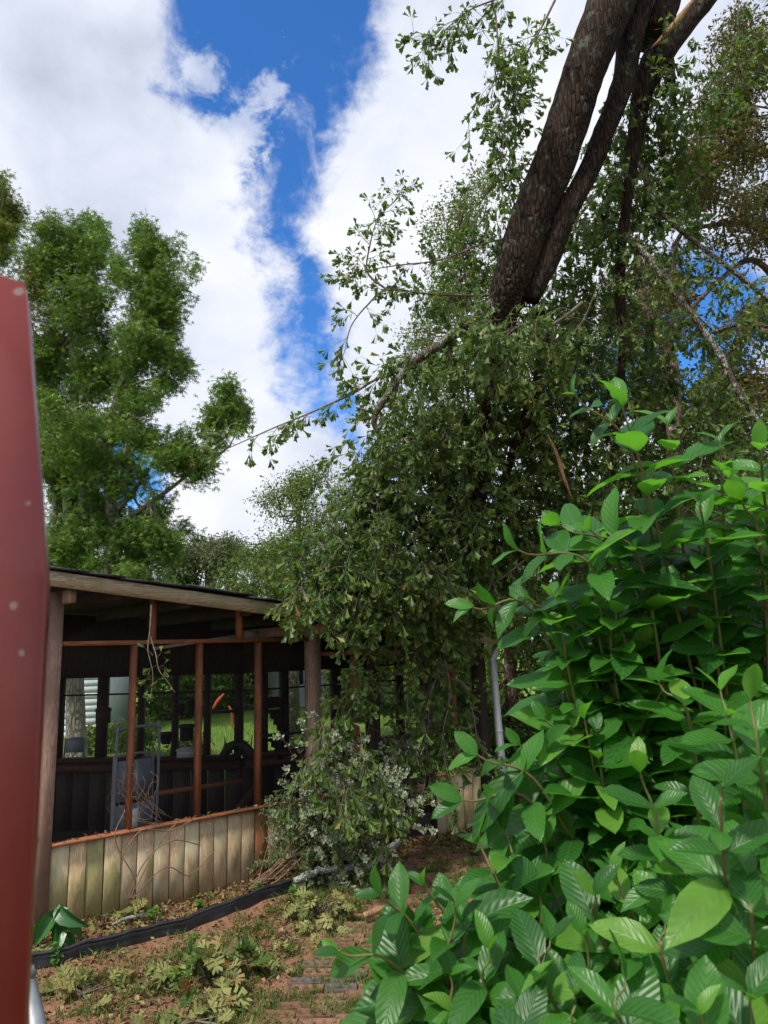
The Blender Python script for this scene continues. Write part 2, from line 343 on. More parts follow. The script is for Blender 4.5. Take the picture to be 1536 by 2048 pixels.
M['leaf_plain'] = leafmat('broad_dark_leaf', [(0, (.03, .12, .03)), (1, (.05, .17, .04))], (.15, .25, .12), .35, .5, .2)
M['leaf_pale'] = leafmat('pale_silver_leaf', [(0, (.15, .20, .12)), (.5, (.22, .28, .18)), (1, (.34, .38, .29))], (.32, .36, .28), .5, .35, .2, 1.)
M['leaf_privet'] = leafmat('privet_leaf', [(0, (.04, .075, .022)), (.7, (.08, .13, .04)), (1, (.18, .22, .09))], (.16, .2, .12), .45, .4, .2)
M['leaf_wilt'] = leafmat('wilted_lobed_leaf', [(0, (.10, .13, .035)), (.45, (.21, .22, .07)), (.85, (.31, .30, .12)), (1, (.24, .16, .07))], (.32, .33, .17), .6, .3, .2, 1.)
M['leaf_litter'] = leafmat('dead_leaf', [(0, (.06, .035, .02)), (.3, (.14, .075, .04)), (.5, (.22, .13, .07)), (.68, (.33, .23, .13)), (.8, (.15, .16, .05)), (1, (.24, .26, .08))], None, .75, .2, .1, 1.)
M['grass'] = leafmat('grass_blade', [(0, (.05, .09, .02)), (.6, (.11, .18, .035)), (.9, (.18, .24, .06)), (1, (.28, .24, .11))], None, .55, .3, .3, 1.)
M['weed'] = leafmat('weed_leaf', [(0, (.05, .14, .02)), (1, (.10, .24, .03))], None, .5, .3, .3)
# ground: red-brown soil near the porch, patchy grass, open lawn beyond
m, t, b = mat('soil_and_lawn', .95, .1); v = N(t, 'ShaderNodeTexCoord').outputs['Object']; s3 = N(t, 'ShaderNodeSeparateXYZ', {0: v})
n1_ = noise(t, v, 1.6, 8, .6, .4); n2_ = noise(t, v, 14, 8, .7); n3_ = noise(t, v, 60, 6, .7); n4_ = noise(t, v, .35, 4, .5)
soil = mixc(t, smooth(t, n2_, .3, .7), (.16, .09, .056), (.32, .19, .12))
soil = mixc(t, smooth(t, n1_, .35, .6, 0., .8), soil, (.36, .18, .11))
soil = mixc(t, smooth(t, n3_, .55, .72, 0., .7), soil, (.07, .045, .03))
moss = mixc(t, n3_, (.05, .07, .02), (.12, .14, .04))
soil = mixc(t, math_(t, 'MULTIPLY', smooth(t, n1_, .5, .68), .7), soil, moss)
lawn = mixc(t, smooth(t, n2_, .3, .7), (.10, .20, .03), (.17, .28, .05))
lawn = mixc(t, smooth(t, n4_, .45, .65, 0., .6), lawn, (.20, .26, .07))
fx = math_(t, 'ADD', s3.outputs[1], math_(t, 'MULTIPLY', s3.outputs[0], -.8))
lm = smooth(t, math_(t, 'ADD', fx, math_(t, 'MULTIPLY', n1_, 1.2)), 11.2, 12.2)
rm = smooth(t, math_(t, 'ADD', s3.outputs[0], math_(t, 'MULTIPLY', n1_, 1.5)), 1.2, 2.4, 0., .75)
c = mixc(t, rm, soil, moss); c = mixc(t, lm, c, lawn)
setc(t, b, c); bump(t, b, math_(t, 'ADD', n2_, math_(t, 'MULTIPLY', n3_, .5)), .9, .03); M['ground'] = m
m, t, b = mat('cored_brick', .9, .15); v = N(t, 'ShaderNodeTexCoord').outputs['Object']; r = objrand(t)
c = ramp(t, r, [(0, (.16, .08, .055)), (.3, (.23, .115, .078)), (.6, (.27, .14, .095)), (.85, (.20, .115, .088)), (.93, (.13, .11, .10)), (1, (.12, .105, .10))])
off = N(t, 'ShaderNodeVectorMath', {0: v, 1: N(t, 'ShaderNodeCombineXYZ', {0: math_(t, 'MULTIPLY', r, 40.)}).outputs[0]}, operation='ADD').outputs[0]
c = mixc(t, smooth(t, noise(t, off, 40, 6, .7), .4, .8, 0., .7), c, (.13, .08, .05)); c = mixc(t, smooth(t, noise(t, off, 11, 5, .6), .5, .7, 0., .6), c, (.11, .12, .04))
setc(t, b, c); bump(t, b, noise(t, off, 90, 5, .7), .6, .004); M['brick'] = m
# ------------------------------------------------------------------ leaf shapes: V, T, UV ; stem at origin, tip at +Y, upper side +Z
def tmpl(V, T): 
    V = np.array(V, float); T = np.array(T, int); return V, T, np.c_[V[:, 0] + .5, V[:, 1]]
def t_wateroak(bend=.25, fold=.35):
    V = [(0, 0), (-.045, .33), (0, .35), (.045, .33), (-.13, .66), (0, .68), (.13, .66), (-.25, .88), (-.12, .89), (0, 1.0), (.12, .89), (.25, .88)]
    T = [(0, 2, 1), (0, 3, 2), (1, 2, 5), (1, 5, 4), (2, 3, 5), (3, 6, 5), (4, 5, 8), (4, 8, 7), (5, 9, 8), (5, 10, 9), (5, 6, 10), (6, 11, 10)]
    return tmpl([(x, y, abs(x) * fold - bend * y * y) for x, y in V], T)
def t_star(bend=.3):
    V = [(0, .28, .0)]; T = []
    for k, a in enumerate((-125, -62, 0, 62, 125)):
        a1, a2, a0 = map(math.radians, (a - 24, a + 24, a)); L = (.50, .66, .72, .66, .50)[k]
        V += [(.2 * math.sin(a1), .28 + .2 * math.cos(a1), .02), (L * math.sin(a0), .28 + L * math.cos(a0), -bend * L * L), (.2 * math.sin(a2), .28 + .2 * math.cos(a2), .02)]
        i = 1 + 3 * k; T += [(0, i + 1, i), (0, i + 2, i + 1)]
    return tmpl(V, T)
def t_diamond(w=.28, bend=.12, fold=.4):
    return tmpl([(0, 0, 0), (-w, .5, w * fold), (0, .5, -bend * .3), (w, .5, w * fold), (0, 1, -bend)], [(0, 2, 1), (0, 3, 2), (1, 2, 4), (2, 3, 4)])
def t_bigleaf(bend=.3, fold=.35, seed=0, w=.235):
    r = np.random.default_rng(seed); ys = np.array([0, .07, .2, .38, .58, .76, .9, 1.0]); ws = np.array([.010, .055, .72, 1.0, 1.0, .80, .42, .02]) * w; ws[1] = .3 * w; ws[0] = .012
    V = []; ph = r.random() * 6
    for y, wd in zip(ys, ws):
        for q in (-1, -.55, 0, .55, 1):
            V.append((q * wd, y, abs(q) * wd * fold * (1 - .3 * abs(q)) * 1.4 - bend * y ** 1.8 + (.022 * math.sin(11 * y + ph + q) if abs(q) == 1 else 0)))
    T = []
    for i in range(len(ys) - 1):
        for j in range(4):
            a = i * 5 + j; T += [(a, a + 1, a + 6), (a, a + 6, a + 5)]
    V = np.array(V, float); T = np.array(T)
    UV = np.array([(q * .5 * ww / w + .5, y) for y, ww in zip(ys, ws) for q in (-1, -.55, 0, .55, 1)])
    return V, T, UV
def t_lobed(bend=.3, fold=.4, seed=0):               # deep-lobed oak leaf
    r = np.random.default_rng(seed); mid = [(0, 0), (0, .22), (0, .42), (0, .62), (0, .8), (0, 1.0)]; V = [(x, y, 0) for x, y in mid]; T = []
    for sg in (-1, 1):
        for (i, L, a) in ((1, .22, .05), (2, .36, .14), (3, .34, .17), (4, .20, .14)):
            y = mid[i][1]; n = len(V)
            V += [(sg * .05, y - .10, 0), (sg * L, y + a - .05, 0), (sg * (L * .86), y + a + .06, 0), (sg * .05, y + .06, 0)]
            tt = [(i, n, n + 1), (i, n + 1, n + 2), (i, n + 2, n + 3)]
            if i < 4: tt.append((i, n + 3, i + 1))
            else: tt.append((i, n + 3, 5))
            T += [q if sg > 0 else q[::-1] for q in tt]
        n0 = 6 if sg < 0 else 22
        q = (0, n0, 1); T += [q if sg > 0 else q[::-1]]
    V = np.array(V, float); V[:, 2] = np.abs(V[:, 0]) * fold * (1 + .5 * np.sin(V[:, 1] * 9 + seed)) - bend * V[:, 1] ** 2 + .03 * np.sin(V[:, 0] * 17 + seed)
    return tmpl(V, T)
def frames(D, U):
    y = nrm(D); x = nrm(np.cross(y, U)); z = np.cross(x, y); return np.stack([x, y, z], -1)      # columns
class Leaves:
    def __init__(s, T): s.T = T if isinstance(T, list) else [T]; s.p = []; s.d = []; s.u = []; s.s = []
    def add(s, p, d, u, sz):
        s.p.append(np.atleast_2d(p)); s.d.append(np.atleast_2d(d)); s.u.append(np.atleast_2d(u)); s.s.append(np.atleast_1d(sz))
    def arr(s): 
        return np.concatenate(s.p), nrm(np.concatenate(s.d)), nrm(np.concatenate(s.u)), np.concatenate(s.s)
    def mesh(s, name, mt, sel=None, smooth_=False):
        p, d, u, sz = s.arr()
        if sel is not None: p, d, u, sz = p[sel], d[sel], u[sel], sz[sel]
        R = frames(d, u); Vs = []; Ts = []; UVs = []; Rn = []; n = 0; which = rng.integers(0, len(s.T), len(p))
        for k, (V, T, UV) in enumerate(s.T):
            i = np.where(which == k)[0]
            if not len(i): continue
            W_ = np.einsum('nij,kj->nki', R[i], V) * sz[i][:, None, None] + p[i][:, None]
            Vs.append(W_.reshape(-1, 3)); Ts.append((T[None] + (n + np.arange(len(i)) * len(V))[:, None, None]).reshape(-1, 3)); n += len(i) * len(V)
            UVs.append(np.tile(UV, (len(i), 1))); Rn.append(np.repeat(rng.random(len(i)), len(V)))
        return mesh(name, np.concatenate(Vs), [np.concatenate(Ts)], mt, np.concatenate(UVs), np.concatenate(Rn), smooth_)
    def split(s, n, root, mt, name='leaf', stuff='foliage', smooth_=False, score=None, parent=None):
        if not s.p: return
        """the n leaves that show largest become objects, the rest one mesh"""
        p, d, u, sz = s.arr(); q = p - CAM; dep = q @ FW; x = q @ RT / dep * F_PX + 768; y = 1024 - q @ UPV / dep * F_PX
        vis = (x > -20) & (x < 1556) & (y > -20) & (y < 2068) & (dep > .1)
        sc = np.where(vis, sz / dep, 0) * (1 if score is None else score(x, y, dep))
        order = np.argsort(-sc); big = order[:n]; rest = order[n:]
        R = frames(d, u); protos = [mesh(name, V, [T], mt, UV, None, smooth_) for V, T, UV in s.T]
        base = np.array((parent or root).location) if parent is None else np.zeros(3)
        for i in big:
            o = bpy.data.objects.new(name, protos[rng.integers(len(protos))]); COL.objects.link(o); o.parent = parent or root
            Mx = np.eye(4); Mx[:3, :3] = R[i] * sz[i]; Mx[:3, 3] = p[i] - np.array(root.location); o.matrix_local = Matrix(Mx.tolist())
        if len(rest):
            o = link(stuff, s.mesh(stuff, mt, rest, smooth_), root); o.location = -Vector(root.location); tag(o, kind='stuff')
def rdir(n, bias=(0, 0, 0)):
    return nrm(rng.normal(size=(n, 3)) * 1. + np.array(bias))
WO = [t_wateroak(.15, .3), t_wateroak(.4, .5), t_wateroak(-.1, .2), t_wateroak(.25, .9)]
BIG = [t_bigleaf(.18, .3, 1), t_bigleaf(.42, .35, 2), t_bigleaf(.30, .6, 3, .21), t_bigleaf(.05, .25, 4, .25), t_bigleaf(.6, .3, 5), t_bigleaf(.3, .15, 6, .26)]
LOB = [t_lobed(.2, .4, 1), t_lobed(.5, .7, 2), t_lobed(-.15, .3, 3), t_lobed(.35, 1.1, 4)]
LIT = [t_diamond(.25, .3, .8), t_diamond(.35, -.2, .3), t_diamond(.18, .5, 1.2), t_wateroak(.3, 1.0), t_wateroak(-.3, .5)]
def inv(o): return -Vector(o.location)
# ------------------------------------------------------------------ the ground
TH, O = .6745, np.array([-2.6468, 5.8577, 0.])
D = np.array([math.cos(TH), math.sin(TH), 0]); NN = np.array([math.sin(TH), -math.cos(TH), 0])      # along the porch wall; out of it
def wl(s, n, z): return O + D * s + NN * n + np.array([0, 0, z])
PL = np.array([(3.8, -.98, -.24), (4.45, -.83, -.16), (5.0, -.66, -.02), (5.6, -.48, .14), (6.4, -.22, .36), (7.2, .02, .60), (7.9, .18, .85)])
def gz(x, y):
    x = np.asarray(x, float); y = np.asarray(y, float)
    near = np.exp(-((x + .2) ** 2 + (y - 6) ** 2) / 30)
    xl = np.interp(y, PL[:, 0], PL[:, 1]); xr = np.interp(y, PL[:, 0], PL[:, 2]); ins = np.clip((x - xl + .04) / .06, 0, 1) * np.clip((xr + .06 - x) / .06, 0, 1) * np.clip((8. - y) / .2, 0, 1) * np.clip((y - 3.8) / .2, 0, 1)
    return -.03 * ins + near * .018 * (np.sin(x * 3.1 + y * 1.7) + np.sin(x * 7.3 - y * 5.1) * .5 + np.sin(x * 17 + y * 13) * .25 + np.sin(y * 23 - x * 9) * .2) - .02 * near
ax = np.concatenate([-np.geomspace(700, 5.2, 24), np.linspace(-5, 5, 201), np.geomspace(5.2, 700, 24)])
ay = np.concatenate([-np.geomspace(700, 1, 16), np.linspace(0, 12, 221), np.geomspace(12.2, 900, 30)])
X, Y = np.meshgrid(ax, ay); V = np.stack([X, Y, gz(X, Y)], -1).reshape(-1, 3); nx = len(ax)
i, j = np.meshgrid(np.arange(len(ay) - 1), np.arange(nx - 1), indexing='ij'); a = (i * nx + j).ravel()
g = link('ground', mesh('ground', V, [np.stack([a, a + 1, a + nx + 1, a + nx], 1)], M['ground'], smooth_=True)); tag(g, kind='structure')
# ------------------------------------------------------------------ brick path: loose cored bricks
def brick_mesh(seed):
    r = np.random.default_rng(seed); mb = MB(); L, Wd, H = .197, .088, .055; k = 8
    # top sheet with three round holes, each with a wall and a floor
    xs = [-L / 2, -L / 6, L / 6, L / 2]
    for c in range(3):
        x0, x1 = xs[c], xs[c + 1]; cx = (x0 + x1) / 2
        th = (np.arange(k) + .5) * 2 * math.pi / k
        sq = []
        for a_ in th:
            dx, dy = math.cos(a_), math.sin(a_); q = min((x1 - x0) / 2 / abs(dx), Wd / 2 / abs(dy)); sq.append((cx + dx * q, dy * q, 0))
        # snap to the four corners
        cor = [(x1, Wd / 2), (x0, Wd / 2), (x0, -Wd / 2), (x1, -Wd / 2)]
        hole = [(cx + .0225 * math.cos(a_), .022 * math.sin(a_), 0) for a_ in th]; low = [(x, y, -.042) for x, y, _ in hole]
        V = sq + hole + low + [(cx, 0, -.042)] + [(x, y, 0) for x, y in cor]
        Q = [(i_, (i_ + 1) % k, k + (i_ + 1) % k, k + i_) for i_ in range(k)] + [(k + i_, k + (i_ + 1) % k, 2 * k + (i_ + 1) % k, 2 * k + i_) for i_ in range(k)]
        T = [(2 * k + i_, 2 * k + (i_ + 1) % k, 3 * k) for i_ in range(k)] + [(0, 3 * k + 1, 1), (2, 3 * k + 2, 3), (4, 3 * k + 3, 5), (6, 3 * k + 4, 7)]
        mb.add(V, Q, T)
    h = L / 2, Wd / 2
    V = [(-h[0], -h[1], 0), (h[0], -h[1], 0), (h[0], h[1], 0), (-h[0], h[1], 0)]; V += [(x, y, -H) for x, y, _ in V]
    mb.add(V, [(0, 4, 5, 1), (1, 5, 6, 2), (2, 6, 7, 3), (3, 7, 4, 0)])
    return mb.mesh('brick', M['brick'])
BR = [brick_mesh(s) for s in range(3)]
path = bpy.data.objects.new('brick_path', None); COL.objects.link(path); tag(path, kind='structure')
def lay(x, y, rot, parent, zoff=0.):
    o = bpy.data.objects.new('brick', BR[rng.integers(3)]); COL.objects.link(o); o.parent = parent
    o.location = (x, y, float(gz(x, y)) + .038 + zoff - (.02 if parent is not path else 0) + rng.normal() * .004); o.rotation_euler = (rng.normal() * .014, rng.normal() * .014, rot + rng.normal() * .03); return o
pl = [(4.0, -.95, -.22), (4.45, -.83, -.16), (5.0, -.66, -.02), (5.6, -.48, .14), (6.4, -.22, .36), (7.2, .02, .60), (7.9, .18, .85)]
y = 4.0; row = 0; bricks = []
while y < 7.9:
    xl = np.interp(y, [p[0] for p in pl], [p[1] for p in pl]); xr = np.interp(y, [p[0] for p in pl], [p[2] for p in pl])
    x = xl + (row % 2) * .05 + .1
    while x < xr - .02:
        if rng.random() > (.05 if y < 6 else .22): bricks.append((x, y - .06 * (x - xl)))
        x += .207
    y += .093; row += 1
for q in bricks[:300]: lay(q[0], q[1], -.06, path)
pad = bpy.data.objects.new('brick_pavement', None); COL.objects.link(pad); tag(pad, kind='structure')
for r_ in range(9):
    for k_ in range(11):
        if rng.random() < .15: continue
        p = wl(2.75 + k_ * .205 + (r_ % 2) * .1, .45 + r_ * .098, 0)
        if p[1] > 7.6: lay(p[0], p[1], TH, pad)
for r_ in range(6):
    for k_ in range(8):
        lay(1.75 + k_ * .207, 5.7 + r_ * .1, .1, pad)
# ------------------------------------------------------------------ the porch
PO = thing('screened_porch', 'brown wooden screened porch with low plank wall and shallow sloping roof', 'porch', O, TH)
def pb(name, c, d, m_, lab=None):                    # box part in porch coordinates: x along the wall, y into the porch, z up
    mb = MB(); mb.box((0, 0, 0), d); o = mb.build(name, m_, PO); o.location = c
    if lab: o['label'] = lab
    return o
def zr(s): return 2.665 - .1115 * s                  # top of the fascia
SILL, HP = .61, 2.11
# low wall of planks
xs = [-.1 - .142 * k for k in range(12, 0, -1)]
px_ = [.0]; 
cols = [0, .138, .27, .405, .54, .672, .81, .945, 1.08, 1.21, 1.345, 1.475, 1.61, 1.745, 1.88, 2.01, 2.15, 2.29]
def plank(s0, s1, zb, zt, m_, dy=0.):
    w = s1 - s0 - .006 - rng.random() * .004; h = zt - zb; d = .02
    mb = MB(); ch = .003
    mb.prism([(-w / 2, 0), (-w / 2 + ch, -ch), (w / 2 - ch, -ch), (w / 2, 0), (w / 2, d), (-w / 2, d)], -0., h)
    o = mb.build('plank', m_, PO); o.location = ((s0 + s1) / 2, -.022 + dy + rng.normal() * .002, zb); o.rotation_euler = (rng.normal() * .004, rng.normal() * .004, 0)
    return o
for k in range(len(cols) - 1):
    st = 1.745 <= cols[k] < 1.8
    o = plank(cols[k], cols[k + 1], -.08 if k not in (0, 1) else -.1, SILL - .012, M['plank_stained'] if st else M['plank'])
    if st: o['label'] = 'red-brown stained plank'
for k in range(9): plank(-.245 - .142 * k - .02, -.245 - .142 * (k - 1) - .02, -.1, .70, M['plank'], .01)
for k in range(4): plank(2.47 + k * .142, 2.47 + (k + 1) * .142, -.08, SILL - .012, M['plank'])
for k in range(5): plank(3.98 + k * .142, 3.98 + (k + 1) * .142, -.08, SILL - .012, M['plank'])
pb('sill', (1.18, -.022, SILL), (2.36, .075, .024), M['rail']); pb('sill', (-.75, -.015, .72), (1.24, .09, .03), M['rail'])
pb('sill', (2.79, -.022, SILL), (.62, .085, .024), M['rail']); pb('sill', (4.34, -.022, SILL), (.72, .085, .024), M['rail'])
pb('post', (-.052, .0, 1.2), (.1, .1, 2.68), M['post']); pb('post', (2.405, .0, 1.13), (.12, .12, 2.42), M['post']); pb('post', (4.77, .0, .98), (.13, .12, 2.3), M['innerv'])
for k in (1, 2, 3): pb('stud', (k * .598, .012, (SILL + HP) / 2 + .01), (.036, .085, HP - SILL - .024), M['stud'])
pb('rail', (1.165, .005, HP + .019), (2.33, .09, .036), M['rail'])
pb('rail', (-.75, .02, 1.42), (1.3, .04, .09), M['rail'])
pb('rail', (3.55, .005, 1.975), (2.15, .08, .04), M['rail']); pb('rail', (-.75, .02, 2.28), (1.3, .04, .09), M['rail'])
for s_ in (2.93, 4.33): pb('stud', (s_, .012, 1.285), (.045, .085, 1.32), M['stud'])
for s_ in (.755, 1.59): pb('stud', (s_, .01, (HP + .037 + zr(s_) - .02) / 2), (.04, .07, zr(s_) - .02 - HP - .037), M['stud'])
for s_ in (3.12, 3.94): pb('door_jamb', (s_, .012, .97), (.06, .09, 1.95), M['innerv'])
# beams whose ends stick out under the rake
for s_, zt in ((.012, 2.545), (2.44, 2.27)): pb('beam', (s_, 1.55 if s_ < 1 else .72, zt - .045), (.07 if s_ < 1 else .11, 3.5 if s_ < 1 else 1.86, .10), M['post'])
# screens
def screen(poly, y_=0.03, sag=0.):
    P = np.array(poly, float); c = P.mean(0)
    mb = MB(); n = len(P)
    V = [(x, y_, z) for x, z in P] + [(c[0], y_ + sag, c[1])]
    mb.add(V, [], [(i_, (i_ + 1) % n, n) for i_ in range(n)]); return mb.build('screen_panel', M['screen'], PO)
for k in range(4): screen([(k * .598 + .018, SILL), ((k + 1) * .598 - .018, SILL), ((k + 1) * .598 - .018, HP), (k * .598 + .018, HP)])
screen([(.01, HP + .04), (.73, HP + .04), (.73, zr(.73) - .04), (.7, zr(.7) - .09), (.35, HP + .22)], .03, .03)
screen([(.78, HP + .04), (1.57, HP + .04), (1.57, zr(1.57) - .03), (.78, zr(.78) - .03)]); screen([(1.61, HP + .04), (2.33, HP + .04), (2.33, zr(2.33) - .03), (1.61, zr(1.61) - .03)])
screen([(2.47, SILL), (2.9, SILL), (2.9, 1.95), (2.47, 1.95)]); screen([(3.98, SILL), (4.3, SILL), (4.3, 1.95), (3.98, 1.95)]); screen([(4.36, SILL), (4.7, SILL), (4.7, 1.95), (4.36, 1.95)])
screen([(-1.4, .74), (-.11, .74), (-.11, 2.25), (-1.4, 2.25)])
# screen door
dr = MB(); dr.box((3.53, .0, 1.9), (.76, .03, .1)); dr.box((3.53, 0, .14), (.76, .03, .2)); dr.box((3.19, 0, 1.04), (.075, .028, 1.62)); dr.box((3.87, 0, 1.04), (.075, .028, 1.62)); dr.box((3.53, 0, .58), (.6, .028, .07)); dr.box((3.53, 0, 1.05), (.6, .028, .05))
door = dr.build('screen_door', M['innerv'], PO)
mb = MB(); mb.box((3.53, .005, 1.0), (.6, .003, 1.75)); mb.build('screen', M['screen'], door)
for k in range(5):
    for sg in (-1, 1):
        mb = MB(); mb.bar((3.3 + k * .115 - sg * .09, -.022 - .006 * sg, .66), (3.3 + k * .115 + sg * .09, -.022 - .006 * sg, .99), .008, .028, (0, -1, 0)); mb.build('lattice_slat', M['slat_white'], door)
# roof
fs = np.linspace(-1.9, 5.2, 15); mb = MB()
V = []; 
for s_ in fs: V += [(s_, -.3, zr(s_) - .115), (s_, -.3, zr(s_)), (s_, -.262, zr(s_)), (s_, -.262, zr(s_) - .115)]
Q = []
for k in range(len(fs) - 1):
    for e in range(4): Q.append((k * 4 + e, k * 4 + (e + 1) % 4, k * 4 + 4 + (e + 1) % 4, k * 4 + 4 + e))
Q += [(0, 3, 2, 1), (len(V) - 4, len(V) - 3, len(V) - 2, len(V) - 1)]
mb.add(V, Q); mb.build('fascia', M['fascia'], PO)
foot = [(-1.9, -.262), (5.2, -.262), (5.2, 2.3), (2.9, 2.5), (-3.2, 7.7), (-4.2, 7.6)]
V = [(x, y, zr(x) - .012) for x, y in foot] + [(x, y, zr(x) + .012) for x, y in foot]; n = 6
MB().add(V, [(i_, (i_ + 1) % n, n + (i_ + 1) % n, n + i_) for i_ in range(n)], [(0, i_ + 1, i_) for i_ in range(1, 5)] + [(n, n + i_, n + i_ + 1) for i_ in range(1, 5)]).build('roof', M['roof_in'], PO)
sh = mesh('shingle', *(lambda b_: (np.concatenate(b_.v), [np.concatenate(b_.q)]))(MB().box((0, 0, 0), (.325, .32, .012))), M['shingle'])
k = 0; s_ = -1.8
while s_ < 5.1:
    for row_ in range(2):
        o = link('shingle', sh, PO); lift = (rng.random() ** 4) * .05
        o.location = (s_ + .05 * row_, -.175 + row_ * .33, zr(s_) + .024 + .004 * (k % 2) + lift * .4); o.rotation_euler = (rng.normal() * .01, math.atan(.1115) + lift * 1.5 - .03, rng.normal() * .02)
    s_ += .29; k += 1
for s_ in np.arange(.4, 5, .6): pb('rafter', (s_, 1.1, zr(s_) - .075), (.038, 2.6, .12), M['roof_in'])
MB().prism([(-3.0, .0), (5.0, .0), (5.0, 1.65), (2.6, 1.7), (-2.3, 6.4)], -.05, .03).build('floor', M['floor'], PO)
# back walls: posts, ledge, header, lower boards, on two legs that meet at a corner
B0, BC, B1 = np.array([-3.3, 7.11]), np.array([2.48, 1.65]), np.array([5.0, 1.65])
def bwall(A, B, posts, lo=.85, hi=1.77):
    L = np.linalg.norm(B - A); ang = math.atan2(*(B - A)[::-1]); u = (B - A) / L
    def part(name, t0, t1, z0, z1, th, m_, off=0.):
        c = A + u * (t0 + t1) / 2 + np.array([-u[1], u[0]]) * off
        mb = MB(); mb.box((0, 0, 0), (t1 - t0, th, z1 - z0)); o = mb.build(name, m_, PO); o.location = (c[0], c[1], (z0 + z1) / 2); o.rotation_euler = (0, 0, ang); return o
    nb = int(L / .2)
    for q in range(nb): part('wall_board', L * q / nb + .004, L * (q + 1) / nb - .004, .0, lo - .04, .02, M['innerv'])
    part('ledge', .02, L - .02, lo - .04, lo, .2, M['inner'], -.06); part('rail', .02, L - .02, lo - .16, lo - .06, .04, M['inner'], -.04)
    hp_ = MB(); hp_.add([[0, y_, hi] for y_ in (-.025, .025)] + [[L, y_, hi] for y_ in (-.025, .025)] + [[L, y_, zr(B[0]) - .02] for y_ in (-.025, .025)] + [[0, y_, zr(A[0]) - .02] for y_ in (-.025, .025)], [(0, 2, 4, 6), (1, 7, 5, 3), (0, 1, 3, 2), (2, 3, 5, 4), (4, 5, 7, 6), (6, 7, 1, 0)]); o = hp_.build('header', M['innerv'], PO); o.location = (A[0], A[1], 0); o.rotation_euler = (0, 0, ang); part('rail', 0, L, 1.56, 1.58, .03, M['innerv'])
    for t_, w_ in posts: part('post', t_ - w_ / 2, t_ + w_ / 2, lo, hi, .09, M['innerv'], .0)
    return part
def tpx(x, y, A, B, z):                              # place along a back wall seen at photo pixel x
    p = on_ground(x, y, z) - O; a_ = np.array([p @ D, -(p @ NN)]); u = (B - A) / np.linalg.norm(B - A)
    v_ = ray(x, y); r0 = np.array([(CAM - O) @ D, -((CAM - O) @ NN)]); rd = np.array([v_ @ D, -(v_ @ NN)])
    m2 = np.array([[rd[0], -u[0]], [rd[1], -u[1]]]); tt = np.linalg.solve(m2, A - r0); return tt[1]
p1 = [(tpx(x, 1430, B0, BC, .9), w) for x, w in ((60, .08), (122, .05), (205, .11), (283, .055), (351, .06), (415, .06), (478, .09))]
part1 = bwall(B0, BC, p1)
p2 = [(tpx(x, 1430, BC, B1, .9), w) for x, w in ((528, .06), (568, .09), (672, .12), (746, .17), (800, .09), (860, .09))]
part2 = bwall(BC, B1, p2)
for x0, x1, y0 in ((330, 400, 1430), (335, 395, 1398), (425, 475, 1424)):
    t0, t1 = tpx(x0, y0, B0, BC, 1), tpx(x1, y0, B0, BC, 1); zz = at(x0, y0, 8.6)[2]; part1('shelf', t0, t1, zz - .012, zz + .012, .16, M['innerv'], -.08)
for x0, x1, y0 in ((518, 640, 1468), (500, 560, 1412)):
    t0, t1 = tpx(x0, y0, BC, B1, 1), tpx(x1, y0, BC, B1, 1); zz = at(x0, y0, 9.0)[2]; part2('shelf', t0, t1, zz - .012, zz + .012, .16, M['innerv'], -.08)
# scroll brackets under the right shelf
def loc2w(s_, b_, z_): return wl(s_, -b_, z_)
uu = (B1 - BC) / np.linalg.norm(B1 - BC)
for t_, z_ in ((tpx(558, 1430, BC, B1, 1), 1.0), (tpx(556, 1400, BC, B1, 1), 1.33)):
    P_ = [(0, 0), (.17, 0), (.17, -.03), (.12, -.05), (.12, -.1), (.07, -.12), (.08, -.17), (.03, -.19), (.03, -.25), (0, -.25)]
    mb = MB(); mb.prism([(-a_, c_) for a_, c_ in P_], 0, .05, [[1, 0, 0], [0, 0, 1], [0, 1, 0]]); o = mb.build('bracket', M['innerv'], PO); o.location = (BC[0] + t_ - .02, BC[1] - .1, z_)
# work bench inside: rails, diagonal brace
mb = MB(); mb.bar((1.75, 1.0, .1), (2.35, 1.0, .62), .04, .09, (0, 1, 0)); mb.build('brace', M['inner'], PO)
mb = MB(); mb.box((1.35, 1.6, .45), (.12, .08, .75)); mb.build('post', M['inner'], PO)
mb = MB(); mb.bar((1.4, 1.55, .58), (2.3, 1.3, .62), .04, .05, (0, 1, 0)); mb.build('rail', M['stud'], PO)
mb = MB(); mb.bar((1.1, .9, 2.08), (1.95, .5, 2.2), .03, .03); mb.box((1.98, .5, 2.2), (.14, .08, .06)); mb.build('conduit', M['greyplastic'], PO)
# gutter and downspout
dp = thing('downspout', 'tall white metal downspout at the right end of the porch', 'downspout', wl(4.93, .07, 0), TH)
a_ = wl(4.93, .07, 0); 
mb = MB(); mb.box((0.02, 0, .95), (.07, .06, 1.8)); 
for z_ in (.35, 1.0, 1.6): mb.box((0.02, -.001, z_), (.078, .068, .02))
mb.build('pipe', M['white'], dp, )
mb = MB(); mb.bar((0.02, 0, 1.83), (.16, .02, 2.0), .06, .065); mb.build('elbow', M['white'], dp); mb = MB(); mb.bar((0.02, 0, .06), (.1, -.12, -.02), .06, .065); mb.build('elbow', M['white'], dp); dp.rotation_euler = (0, -.05, TH); dp.location = tuple(wl(5.0, .09, 0))
